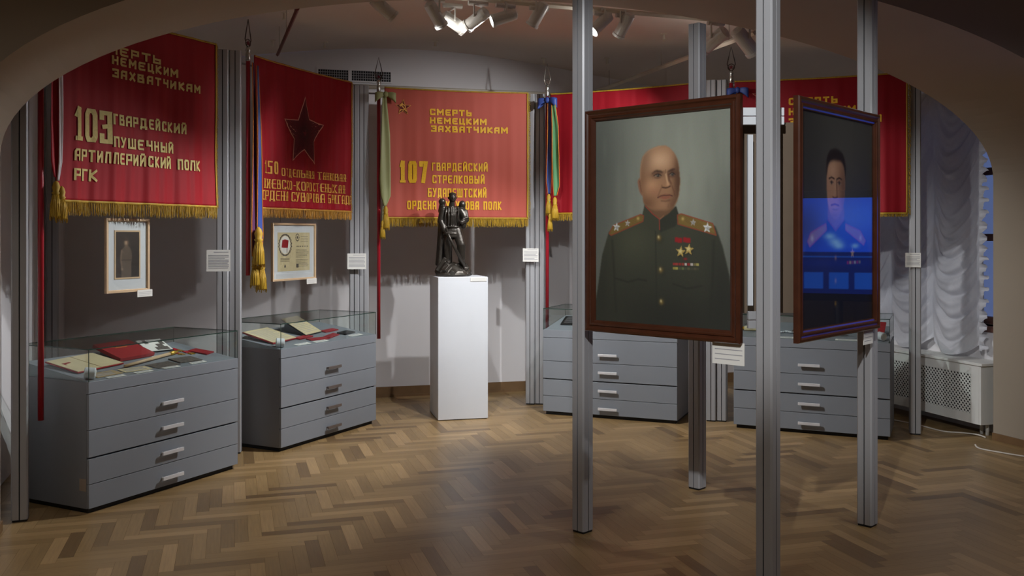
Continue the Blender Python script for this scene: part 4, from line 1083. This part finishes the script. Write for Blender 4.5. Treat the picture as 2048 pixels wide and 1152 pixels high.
p.mesh('photograph', attr_mat('photo_print', .4), t, .0115).location = (0, 0, .095)
MB().sweep_frame(.215, .31, [(0, .013), (0, .0095), (.010, .0095), (.010, .013)]).build('inner_fillet', M['pale_wood'], t, loc=(0, 0, .24))
t = small_frame('framed_certificate', 'pale framed certificate with a red flag emblem above the second case', PP[1], PP[2], .805, 1.235, .58, .46, .016, None)
MB().box(-.215, .215, .0115, .0128, .075, .385).build('certificate', M['oldpaper'], t)
y0 = .0105
def vbox(mb, x0, x1, z0, z1, y=y0): mb.box(x0, x1, y, y+.0008, z0, z1)
mb = MB(); rnd = random.Random(2)
for k in range(40):
    a = 2*PI*k/40; r0 = .077+.007*(k % 2); x, z = -.118+r0*math.cos(a), .285+.083*math.sin(a)
    mb.prism([(x+.008*math.cos(q), -(z+.008*math.sin(q))) for q in (0, 1.2, 2.4, 3.6, 4.8)], y0, y0+.0008, Matrix(((1,0,0,0),(0,0,1,0),(0,-1,0,0),(0,0,0,1))))
mb.build('laurel_wreath', M['greyprint'], t)
mb = MB(); mb.prism([(-.118+.066*math.cos(2*PI*i/24), -(.285+.072*math.sin(2*PI*i/24))) for i in range(24)], y0+.0006, y0+.0011, Matrix(((1,0,0,0),(0,0,1,0),(0,-1,0,0),(0,0,0,1)))); mb.build('white_disc', M['paper'], t)
mb = MB(); mb.prism([(-.165, -.265), (-.155, -.325), (-.12, -.33), (-.075, -.322), (-.085, -.262), (-.12, -.262)], y0-.0004, y0+.0003, Matrix(((1,0,0,0),(0,0,1,0),(0,-1,0,0),(0,0,0,1)))); mb.build('flag_emblem', M['redbook'], t)
mb = MB(); vbox(mb, -.098, -.092, .222, .262, y0-.0004)
for i in range(3): vbox(mb, -.18, -.06, .178-.012*i, .181-.012*i)
vbox(mb, -.13, -.11, .105, .120); vbox(mb, -.126, -.114, .12, .128)
for i in range(14):
    if i != 7: vbox(mb, .025, .20-.03*rnd.random(), .245-.0105*i, .2475-.0105*i)
for i in range(4): vbox(mb, .09, .19, .35-.013*i, .352-.013*i)
for i in range(7): vbox(mb, .035+.024*i, .046+.024*i, .268, .277)
for k in range(14):
    a = 2*PI*k/14; x, z = .045+.022*math.cos(a), .345+.028*math.sin(a); vbox(mb, x-.004, x+.004, z-.004, z+.004)
vbox(mb, .038, .052, .335, .355); vbox(mb, .03, .06, .10, .13)
mb.build('printed_lines', M['greyprint'], t)

def card(label, loc, rz, w_, h_, n=7, tilt=0, name='caption_card', group='white caption cards', heading=True, m=None):
    t = thing(name, label, 'caption card', loc, group=group, rot=(tilt, 0, rz))
    MB().box(-w_/2, w_/2, 0, .003, -h_/2, h_/2).build('card', m or M['paper'], t)
    mb = MB(); rnd = random.Random(int(loc[0]*1000) % 997)
    if heading: mb.box(-w_*.2, w_*.42, -.0006, 0, h_*.38, h_*.41)
    for i in range(n):
        z = h_*(.28-.66*(i+.5)/n); mb.box(-w_*.42, w_*(.44-.2*rnd.random()*(i % 3 == 2)), -.0006, 0, z-h_*.018, z+h_*.018)
    mb.build('printed_lines', M['ink'], t); return t
def atpx(px, py, d): return ((px-1024)/1900*d, d, 1.6+(470-py)*d/1900)
card('white caption card on the double post between the two left cabinets', (-2.12, 6.86, 1.415), math.radians(12), .165, .155, 9)
card('white caption card on the double post between the star banner and coral banner', (-1.385, 8.475, 1.365), math.radians(10), .165, .14, 8)
card('white caption card on the double post right of the bronze statuette', (.175, 8.91, 1.412), math.radians(-12), .15, .125, 7)
card('white caption card on the post in front of the ruched curtain', (3.20, 7.58, 1.40), math.radians(-18), .115, .115, 7)
d1_ = (PP[1]-PP[0]).normalized(); q = PP[0]+d1_*.93
card('small white label hanging from the framed photograph', (q.x+.01, q.y-.01, 1.222), ang(PP[0], PP[1]), .13, .045, 3, heading=False, name='picture_label', group='labels below the small frames')
d2_ = (PP[2]-PP[1]).normalized(); q = PP[1]+d2_*1.02
card('small white label hanging from the framed certificate', (q.x+.01, q.y-.01, 1.218), ang(PP[1], PP[2]), .14, .045, 3, heading=False, name='picture_label', group='labels below the small frames')
dp = (fr1-fl1).normalized(); q = fr1-dp*.075+Vector((-dp.y, dp.x))*.03
card('white caption card under the right end of the bald officer portrait', (q.x, q.y, 1.045), ang(fl1, fr1), .17, .105, 3, heading=False, group='caption cards under the portraits')
dp = (fr2-fl2).normalized(); q = fr2-dp*.10+Vector((-dp.y, dp.x))*.03
card('white caption card under the right end of the dark glazed portrait', (q.x, q.y, 1.055), ang(fl2, fr2), .125, .085, 3, heading=False, group='caption cards under the portraits')

# ------------------------------------------------------------------ pedestal and statuette
pa = math.radians(14)
pc = Vector((-.636, 8.17))
t = thing('pedestal', 'tall plain white pedestal in front of the coral banner', 'pedestal', (pc.x, pc.y, 0), pa)
MB().box(0, .44, 0, .44, .006, 1.235).build('plinth_body', M['white'], t, bevel=.003)
MB().box(.01, .43, .01, .43, 0, .006).build('base', M['alu_dark'], t)
c, s = math.cos(pa), math.sin(pa)
card('small white label fixed to the top right corner of the pedestal', (pc.x+.355*c+.004*s, pc.y+.355*s-.004*c, 1.215), pa, .14, .035, 2, heading=False, name='pedestal_label', group=None)
sc = thing('statuette', 'dark bronze statuette of a cloaked standing figure with two companions on a rocky base', 'statuette', (pc.x+.17*c-.21*s, pc.y+.17*s+.21*c, 1.242), pa-.06); sc.scale = (1.13, 1.0, 1.0)
def statue():
    def tp(mb, pts, rs, n=12):
        mb.tube(pts, rs, n)
        for p_, r_ in zip(pts, rs): mb.ball(p_, r_*.99, 12, 8)
    b = MB(); rnd = random.Random(4)
    # trunk, hips and legs of the standing figure
    b.ball((-.012, .0, .50), (.062, .045, .10)); b.ball((-.012, .0, .565), (.070, .043, .050)); b.ball((-.008, .0, .41), (.055, .045, .07))
    tp(b, [(-.035, 0, .40), (-.045, -.012, .26), (-.043, .005, .13)], [.040, .032, .024]); tp(b, [(.028, -.005, .40), (.060, -.035, .27), (.066, -.01, .13)], [.042, .036, .026])
    b.ball((-.045, -.02, .118), (.024, .046, .018)); b.ball((.068, -.035, .118), (.024, .046, .018))
    # skirts of the tunic
    b.lathe([(.050, .46), (.066, .40), (.074, .345), (.070, .335), (.05, .34)], 18, Matrix.Diagonal((1.05, .75, 1, 1)))
    # neck and head
    tp(b, [(-.012, 0, .60), (-.008, -.006, .645)], [.026, .022]); b.ball((-.006, -.010, .688), (.030, .036, .044))
    b.ball((-.004, -.044, .682), (.007, .010, .010)); b.ball((-.006, .0, .715), (.031, .034, .022)); b.ball((-.006, -.036, .664), (.014, .010, .010))
    for sx in (-1, 1): b.ball((-.006+sx*.031, -.002, .686), (.006, .009, .012)); b.ball((-.006+sx*.012, -.041, .694), (.007, .005, .004))
    # right arm hanging, holding the pole; left arm bent round the companion
    tp(b, [(-.078, 0, .575), (-.098, -.012, .48), (-.070, -.045, .40)], [.031, .027, .021]); b.ball((-.055, -.055, .375), (.018, .018, .022))
    for k in range(4): b.tube([(-.065+.008*k, -.060, .385), (-.062+.008*k, -.077, .378), (-.060+.007*k, -.070, .364)], .0052, 6)
    tp(b, [(.060, 0, .575), (.098, -.020, .49), (.060, -.055, .47)], [.031, .026, .020])
    # cloak falling behind from the shoulders
    n = 26
    def cl(u, v):
        a = math.radians(-35+220*u); z = .60-.50*v; r = .078+.035*v+.010*math.sin(a*9)*(.3+v)
        return (-.018-.9*r*math.cos(a)*1.0, .022+r*.55*math.sin(a), z)
    for k in range(13):
        u = k/12
        if u < .62: tp(b, [cl(u, 0), cl(u, .35), cl(u, .7), cl(u, 1)], [.018, .017, .015, .016], 8)
        else: tp(b, [cl(u, 0), cl(u, .3), cl(u, .55)], [.018, .015, .010], 8)
    # folds over the chest
    for k in range(6):
        x = -.062+.021*k+rnd.uniform(-.006, .006); tp(b, [(x*.9, -.036, .60), (x+.004*math.sin(k), -.047, .53), (x*.95, -.044, .44)], [.006, .007, .005], 6)
    for z in (.37, .43): b.tube([(.066*math.cos(q)-.01, .050*math.sin(q), z) for q in [2*PI*i/18 for i in range(18)]], .008, 6, closed=True)
    # companion behind the left shoulder, and another behind the right
    b.ball((.074, .010, .628), (.028, .031, .036)); b.ball((.072, -.015, .630), (.006, .008, .008)); tp(b, [(.070, .016, .60), (.082, .010, .53), (.080, .005, .44)], [.026, .034, .026]); tp(b, [(.098, -.005, .57), (.108, -.030, .51), (.075, -.05, .50)], [.018, .015, .012])
    b.ball((-.084, .016, .652), (.029, .030, .033)); tp(b, [(-.082, .022, .63), (-.085, .020, .57)], [.024, .032])
    o = b.build('figure_group', M['bronze'], sc, smooth=True, fix=True)
    r = o.modifiers.new('cast', 'REMESH'); r.mode = 'VOXEL'; r.voxel_size = .0042; r.use_smooth_shade = True
    sm = o.modifiers.new('smooth', 'SMOOTH'); sm.factor = .5; sm.iterations = 2
    k_ = MB()
    k_.lathe([(.135, 0), (.140, .012), (.128, .022), (.120, .04), (.10, .06), (.075, .085), (.03, .10)], 26, Matrix.Diagonal((1, .8, 1, 1)))
    for i in range(26):
        a = rnd.uniform(0, 2*PI); rr = rnd.uniform(.03, .115); z = .10-.55*rr+rnd.uniform(-.01, .02)
        k_.box(-.5, .5, -.5, .5, -.5, .5, M=Matrix.Translation((rr*math.cos(a), .8*rr*math.sin(a), max(.02, z))) @ Euler((rnd.uniform(-1, 1), rnd.uniform(-1, 1), rnd.uniform(0, 3))).to_matrix().to_4x4() @ Matrix.Diagonal((rnd.uniform(.03, .07), rnd.uniform(.02, .05), rnd.uniform(.02, .05), 1)))
    for x, y, z, h in ((-.095, -.02, .10, .13), (-.075, -.05, .07, .10), (.105, -.03, .05, .12)):
        k_.box(-.5, .5, -.5, .5, -.5, .5, M=Matrix.Translation((x, y, z)) @ Euler((.2, .5 if x < 0 else -.5, .3)).to_matrix().to_4x4() @ Matrix.Diagonal((.035, .03, h, 1)))
    q = k_.build('rock_base', M['bronze'], sc); r = q.modifiers.new('cast', 'REMESH'); r.mode = 'VOXEL'; r.voxel_size = .005; r.use_smooth_shade = False
    MB().tube([(-.062, -.062, .42), (-.03, -.072, .32), (.085, -.085, .075)], [.009, .011, .014], 10).build('pole', M['bronze'], sc, smooth=True)
statue()

# ------------------------------------------------------------------ spotlights, tracks, ceiling fittings
def spotlight(label, s, z, wd, aim, power, angle=62, big=1.0, blend=.7, spill=0, col=(.97, .985, 1)):
    P = RM(s, wd, z); d = (Vector(aim)-P).normalized()
    t = thing('spotlight', label, 'spotlight', P, group='ceiling spotlights', rot=d.to_track_quat('-Z', 'Y').to_euler())
    k = big
    MB().lathe([(.020*k, .085*k), (.040*k, .075*k), (.043*k, .05*k), (.043*k, -.085*k), (.048*k, -.088*k), (.048*k, -.105*k), (.040*k, -.105*k), (.038*k, -.09*k)], 24).build('housing', M['silver'], t, smooth=False)
    MB().lathe([(.038*k, -.0925*k), (.038*k, -.0905*k)], 24).build('lens', M['lens'], t)
    mb = MB()
    R_inv = t.rotation_euler.to_matrix().inverted()
    up = R_inv @ Vector((0, 0, 1))
    for sx in (-1, 1): mb.tube([(sx*.047*k, 0, 0), tuple(Vector((sx*.047*k, 0, 0))+up*.085*k)], .006*k, 6)
    a = Vector((-.047*k, 0, 0))+up*.085*k; b = Vector((.047*k, 0, 0))+up*.085*k
    mb.tube([a, b], .006*k, 6); mid = (a+b)/2
    mb.tube([mid, mid+up*max(.02, 3.20-z-.085*k)], .009*k, 8)
    mb.build('yoke', M['silver'], t)
    adp = MB(); e = R_inv @ E_
    c0 = up*(3.198-z); adp.tube([c0-e*.07, c0+e*.07], .017, 8); adp.build('adapter', M['silver'], t)
    if spill:
        pl = bpy.data.lights.new('lamp_spill', 'POINT'); pl.energy = spill; pl.color = (1, .95, .88); pl.shadow_soft_size = .04
        o = bpy.data.objects.new('lamp_spill', pl); COL.objects.link(o); o.parent = t; o.location = (0, 0, -.15*k)
    if power:
        sp = bpy.data.lights.new('spot_beam', 'SPOT'); sp.energy = power; sp.spot_size = math.radians(angle); sp.spot_blend = blend; sp.color = col; sp.shadow_soft_size = .022
        o = bpy.data.objects.new('spot_beam', sp); COL.objects.link(o); o.parent = t; o.location = (0, 0, -.115*k)
    return t
SPOTS = [
 ('small spotlight at the far left of the ceiling row', 2.16, 3.121, -.5, (2.2, 7.7, .5), 280, 64),
 ('bright tubular spotlight, left one of the touching pair', 2.52, 3.108, -.5, (1.0, 8.3, .6), 300, 70),
 ('bright spotlight, right one of the touching pair', 2.68, 3.087, -.62, (2.3, 8.0, 1.4), 110, 66),
 ('bright spotlight pointing left, third in the row', 2.83, 3.098, -.5, (-1.8, 7.6, 2.2), 250, 74),
 ('spotlight with a round drum pointing down, fourth in the row', 3.03, 3.121, -.5, (-2.4, 6.2, 2.3), 330, 74),
 ('dim spotlight right of the round drum spotlight', 3.28, 3.168, -.5, (-1.5, 7.6, .4), 330, 66),
 ('first of two faint spotlights between the front portrait posts', 3.77, 3.14, -.5, (-2.2, 5.9, .3), 430, 62),
 ('second of two faint spotlights between the front portrait posts', 3.95, 3.139, -.5, (-.5, 8.4, .8), 310, 62),
 ('large cream spotlight right of the free-standing post top', 4.71, 3.082, -.5, (-.3, 9.2, 1.7), 270, 74),
 ('large cream spotlight beside the tallest front post', 4.76, 3.02, -.2, (3.8, 8.2, .9), 34, 56),
]
for i, a in enumerate(SPOTS): spotlight(*a, big=1.25 if i >= 8 else 1.0, spill=(2.5 if i in (1, 3, 6, 8) else 0))
# spotlights of the near room, which light the kiosk and the floor
def track_on(label, pts, z, w_, m, hang=True, name='lighting_track'):
    mb = MB(); p, q = pts; mb.tube([(p[0], p[1], p[2] if len(p) > 2 else z), (q[0], q[1], q[2] if len(q) > 2 else z)], w_, 4)
    t = mb.build(name, m); tag(t, label, 'lighting track', 'ceiling tracks')
    if hang:
        rd = MB()
        for k in (.12, .5, .88):
            x, y = p[0]+(q[0]-p[0])*k, p[1]+(q[1]-p[1])*k; rd.tube([(x, y, z), (x, y, ceil_z(Vector((x, y, 0)))-.012)], .004, 6)
        rd.build('suspension_rod', M['steel'], t)
    return t
a, b = RM(1.9, -.53), RM(5.2, -.53)
track_on('white lighting track just behind the arch carrying the spotlights', ((a.x, a.y), (b.x, b.y)), 3.235, .018, M['cream'])
track_on('white rail running from the far wall towards the right-hand spotlights', ((.87, 9.95), (1.80, 7.04)), 3.10, .020, M['cream'])
track_on('red-brown rail on the ceiling above the star banner', ((-1.98, 8.02), (-1.44, 6.38)), 3.12, .014, M['track'])
sp0 = None
for i, (x, y) in enumerate(((-.73, 9.05), (-1.74, 8.83), (.32, 9.51), (.92, 9.17), (1.29, 8.07), (-2.13, 8.45), (-1.77, 7.39))):
    z = ceil_z(Vector((x, y, 0)))
    lab = ['small white sprinkler head left of the middle of the far ceiling', 'small white sprinkler head above the wall vents', 'small white sprinkler head above the silver finial', 'small white sprinkler head right of the front left post',
           'small white sprinkler head beside the free post top', 'small white sprinkler head next to the red-brown rail, farther one', 'small white sprinkler head next to the red-brown rail, nearer one'][i]
    if sp0 is None:
        t = sp0 = thing('sprinkler_head', lab, 'sprinkler', (x, y, z), 0, 'ceiling sprinkler heads')
        MB().lathe([(.012, -.055), (.018, -.05), (.012, -.045), (.010, -.006), (.03, -.004), (.03, .012)], 14).build('nozzle', M['cream'], t)
    else:
        t = copy_tree(sp0); t.location = (x, y, z); t['label'] = lab
def on_back(x): return 9.73+.27*x
ba = math.atan2(.27, 1)
for i, (x0, x1, lab) in enumerate(((-1.88, -1.60, 'dark square-mesh vent grille above the star banner corner'), (-1.57, -1.20, 'dark square-mesh vent grille behind the black spear finial'))):
    xm = (x0+x1)/2; W = (x1-x0)/math.cos(ba)
    t = thing('vent_grille', lab, 'vent', (xm, on_back(xm)-.012, 3.11), ba, 'wall vent grilles')
    MB().box(-W/2, W/2, .0, .008, 0, .10).build('dark_back', M['vent_dark'], t)
    g = MB(); n = int(W/.022)
    for k in range(n+1): x = -W/2+W*k/n; g.box(x-.0022, x+.0022, -.006, .0, 0, .10)
    for k in range(5): z = .10*k/4; g.box(-W/2, W/2, -.006, 0, z-.0022, z+.0022)
    g.build('mesh_bars', M['alu'], t)
    MB().sweep_frame(W+.03, .13, [(0, .008), (0, -.010), (.016, -.010), (.016, .008)]).build('frame', M['wall'], t, loc=(0, 0, .05))
p, q = (-1.95, on_back(-1.95)-.03, 3.055), (1.2, on_back(1.2)-.03, 3.055)
mb = MB(); mb.tube([p, q], .020, 10); tag(mb.build('pipe', M['cream'], smooth=True), 'pale pipe running along the top of the back wall', 'pipe')

# ------------------------------------------------------------------ window curtain, radiator cover, cables
def curtain():
    t = thing('curtain', 'white ruched swag curtain with a frilled edge in front of the window', 'curtain', tuple(RW0+V_*.25), math.atan2(V_.y, V_.x))
    # local x runs away from the camera along the wall, local +y is into the room
    CWD = .55
    rc = random.Random(11); po = [rc.uniform(0, 6) for _ in range(5)]
    def fn(u, v):
        x = 1.70*u; ci = int(x//CWD); o_ = po[ci]
        c = ((x % CWD)/CWD)*2-1
        z0 = .60+.12*c*c; z = z0+(3.0-z0)*v
        k = c*c*(.30+.10*math.sin(2.3*z+o_))
        ph = (z-k)/.17+.35*math.sin(2.1*z+o_)+.12*math.sin(7*z+3*c+o_)
        f = 1-2*abs(math.sin(PI*ph))**.8
        f2 = math.sin(2*PI*ph*1.9+o_+2*c)
        e = (1-c*c)
        low = .45+.55*(1-v)
        y = .05+.085*e*low-.024*f*e*low+.008*f2*e+.004*math.sin(5*z+9*c+o_)
        y += .010*math.sin(52*x+1.5*math.sin(4*z))*abs(c)**5
        return (x, y, z)
    m = bpy.data.materials.new('white_satin'); m.use_nodes = True; nt = m.node_tree; b = nt.nodes['Principled BSDF']
    nz = nt.nodes.new('ShaderNodeTexNoise'); nz.inputs['Scale'].default_value = 40
    rp = nt.nodes.new('ShaderNodeValToRGB'); rp.color_ramp.elements[0].color = (*lin(206, 208, 216), 1); rp.color_ramp.elements[1].color = (*lin(232, 232, 236), 1)
    nt.links.new(nz.outputs['Fac'], rp.inputs[0]); nt.links.new(rp.outputs[0], b.inputs['Base Color'])
    b.inputs['Roughness'].default_value = .42; b.inputs['Sheen Weight'].default_value = .3
    tr = nt.nodes.new('ShaderNodeBsdfTranslucent'); tr.inputs[0].default_value = (.8, .8, .85, 1)
    mx = nt.nodes.new('ShaderNodeMixShader'); mx.inputs[0].default_value = .28
    nt.links.new(b.outputs[0], mx.inputs[1]); nt.links.new(tr.outputs[0], mx.inputs[2]); nt.links.new(mx.outputs[0], nt.nodes['Material Output'].inputs[0])
    o = MB().grid(fn, 150, 240).build('swag_panel', m, t, smooth=True, fix=False)
    fr = MB(); rnd = random.Random(9)
    def fe(u, v):
        z = .66+(2.95-.66)*v; k = math.sin(z*70+1.5*math.sin(z*9)); j = math.sin(z*131)
        return (.012-.065*u-.012*j*u, .075+.028*k*u, z+.006*math.sin(z*200)*u)
    fr.grid(fe, 4, 420)
    fr.build('frilled_edge', m, t, smooth=True, fix=False)
    MB().tube([(-.02, .06, 3.0), (1.7, .06, 3.0)], .014, 10).build('curtain_rod', M['steel'], t, smooth=True)
    return t
curtain()
def radiator_cover():
    p = RW0+V_*.06
    t = thing('radiator_cover', 'white radiator cover with a diagonal lattice front below the curtain', 'radiator cover', tuple(p), math.atan2(V_.y, V_.x))
    L, Dp, z0, z1 = 1.45, .25, .10, .565
    MB().box(-.02, L, .0, Dp+.012, z1, z1+.022).build('top', M['radiator'], t, bevel=.003)
    MB().box(0, .022, .0, Dp, z0, z1).build('side_panel', M['radiator'], t, bevel=.002)
    MB().box(L-.022, L, .0, Dp, z0, z1).build('side_panel', M['radiator'], t, bevel=.002)
    f = MB()
    for x0, x1 in ((.022, .105), (L/2-.04, L/2+.04), (L-.105, L-.022)): f.box(x0, x1, Dp-.02, Dp, z0, z1)
    for a, b in ((z0, z0+.075), (z1-.075, z1)): f.box(.022, L-.022, Dp-.0195, Dp-.0005, a, b)
    f.build('front_frame', M['radiator'], t)
    # lattice: holes between crossing slats
    for x0, x1 in ((.105, L/2-.04), (L/2+.04, L-.105)):
        za, zb = z0+.075, z1-.075; lt = MB(); step = .036; w_ = .0046
        k = int((x1-x0+zb-za)/step)+2
        for sg in (1, -1):
            for i in range(-k, k):
                pts = []
                # line x = c + sg*(z-za)
                c0 = (x0 if sg == 1 else x0)+i*step
                lo, hi = za, zb
                zs = sorted((za+(x0-c0)/sg, za+(x1-c0)/sg)); lo = max(lo, zs[0]); hi = min(hi, zs[1])
                if hi-lo < .004: continue
                xa, xb = c0+sg*(lo-za), c0+sg*(hi-za)
                n_ = Vector((-(hi-lo), 0, (xb-xa))).normalized()*w_; yo = Dp-.010+(.0035 if sg > 0 else 0)
                A0, B0 = Vector((xa, yo, lo)), Vector((xb, yo, hi)); dy = Vector((0, .004, 0))
                lt.add([A0-n_, A0+n_, B0+n_, B0-n_, A0-n_+dy, A0+n_+dy, B0+n_+dy, B0-n_+dy], [(0, 1, 2, 3), (4, 7, 6, 5), (0, 4, 5, 1), (3, 2, 6, 7), (0, 3, 7, 4), (1, 5, 6, 2)])
        lt.build('lattice', M['radiator'], t)
    for x in (.07, .13): MB().tube([(x, .12, 0), (x, .12, .14)], .014, 10).build('pipe', M['radiator'], t, smooth=True)
    MB().tube([(L-.1, .12, 0), (L-.1, .12, .14)], .014, 10).build('pipe', M['radiator'], t, smooth=True)
    MB().box(.03, L-.03, .06, .16, .13, .53).build('radiator', M['vent_dark'], t)
radiator_cover()
def cable(label, pts):
    P = [Vector(p) for p in pts]; q = []
    for i in range(len(P)-1):
        p0, p1, p2, p3 = P[max(i-1, 0)], P[i], P[i+1], P[min(i+2, len(P)-1)]
        for k in range(6):
            t = k/6; q.append(.5*(2*p1+(p2-p0)*t+(2*p0-5*p1+4*p2-p3)*t*t+(3*p1-p0-3*p2+p3)*t**3))
    q.append(P[-1])
    tag(MB().tube(q, .006, 8).build('cable', M['cable'], smooth=True), label, 'cable', 'white cables on the floor')
cable('white cable running under the radiator cover to the arch pier', [(3.25, 8.25, .006), (3.40, 7.98, .007), (3.50, 7.72, .006), (3.62, 7.66, .006), (3.70, 7.56, .012), (3.73, 7.48, .006)])
cable('white cable lying on the floor beside the right arch pier', [(3.47, 7.12, .03), (3.49, 7.08, .008), (3.60, 6.94, .006), (3.74, 6.78, .006), (3.92, 6.55, .006), (4.1, 6.3, .006)])

# ------------------------------------------------------------------ the screen that the glazed portrait reflects
Pm = (fl2+fr2)/2; dd = (fr2-fl2).normalized(); nm = Vector((dd.y, -dd.x))
v = Pm.normalized(); r_ = v-2*v.dot(nm)*nm
tc = Pm+r_*2.35
t = thing('television', 'blue-lit television on a stand, seen only as the reflection in the dark portrait', 'television', (tc.x, tc.y, 0), math.atan2(r_.y, r_.x)-PI/2)
MB().box(-.66, .66, 0, .05, 1.11, 1.93).build('bezel', M['black'], t, bevel=.006)
m = bpy.data.materials.new('lit_screen'); m.use_nodes = True; nt = m.node_tree; nt.nodes.remove(nt.nodes['Principled BSDF'])
em = nt.nodes.new('ShaderNodeEmission'); at = nt.nodes.new('ShaderNodeVertexColor'); at.layer_name = 'paint'
em.inputs[1].default_value = 2.4; nt.links.new(at.outputs[0], em.inputs[0]); nt.links.new(em.outputs[0], nt.nodes['Material Output'].inputs[0])
ps = Paint(1.26, .71, 120, 70); ps.img[:] = (30, 80, 226)
ps.put((60, 120, 255), ps.spot(.42, .2, .2, .2), .7); ps.put((20, 36, 96), ps.spot(.72, .3, .12, .25), .6)
ps.put((12, 24, 84), (ps.V > .56).astype(float), .85); ps.put((16, 40, 130), ps.spot(.5, .68, .5, .04), .6); ps.put((40, 110, 230), ps.line([(0, .62), (1, .61)], .004, .004), .6)
ps.put((30, 100, 220), ((ps.V > .78) & (ps.V < .95) & (np.abs((ps.U*7 % 1)-.5) < .36)).astype(float), .75)
for u, vv, ru in ((.52, .46, .035), (.55, .40, .03), (.41, .50, .02), (.5, .5, .03)): ps.put((150, 205, 255), ps.spot(u, vv, ru, ru*1.2), .8)
ps.mesh('screen', m, t, -.0015).location = (0, 0, 1.165)
MB().tube([(0, .03, .02), (0, .03, 1.15)], .03, 12).build('stand', M['black'], t, smooth=True)
MB().box(-.35, .35, -.2, .25, 0, .02).build('base', M['black'], t, bevel=.004)
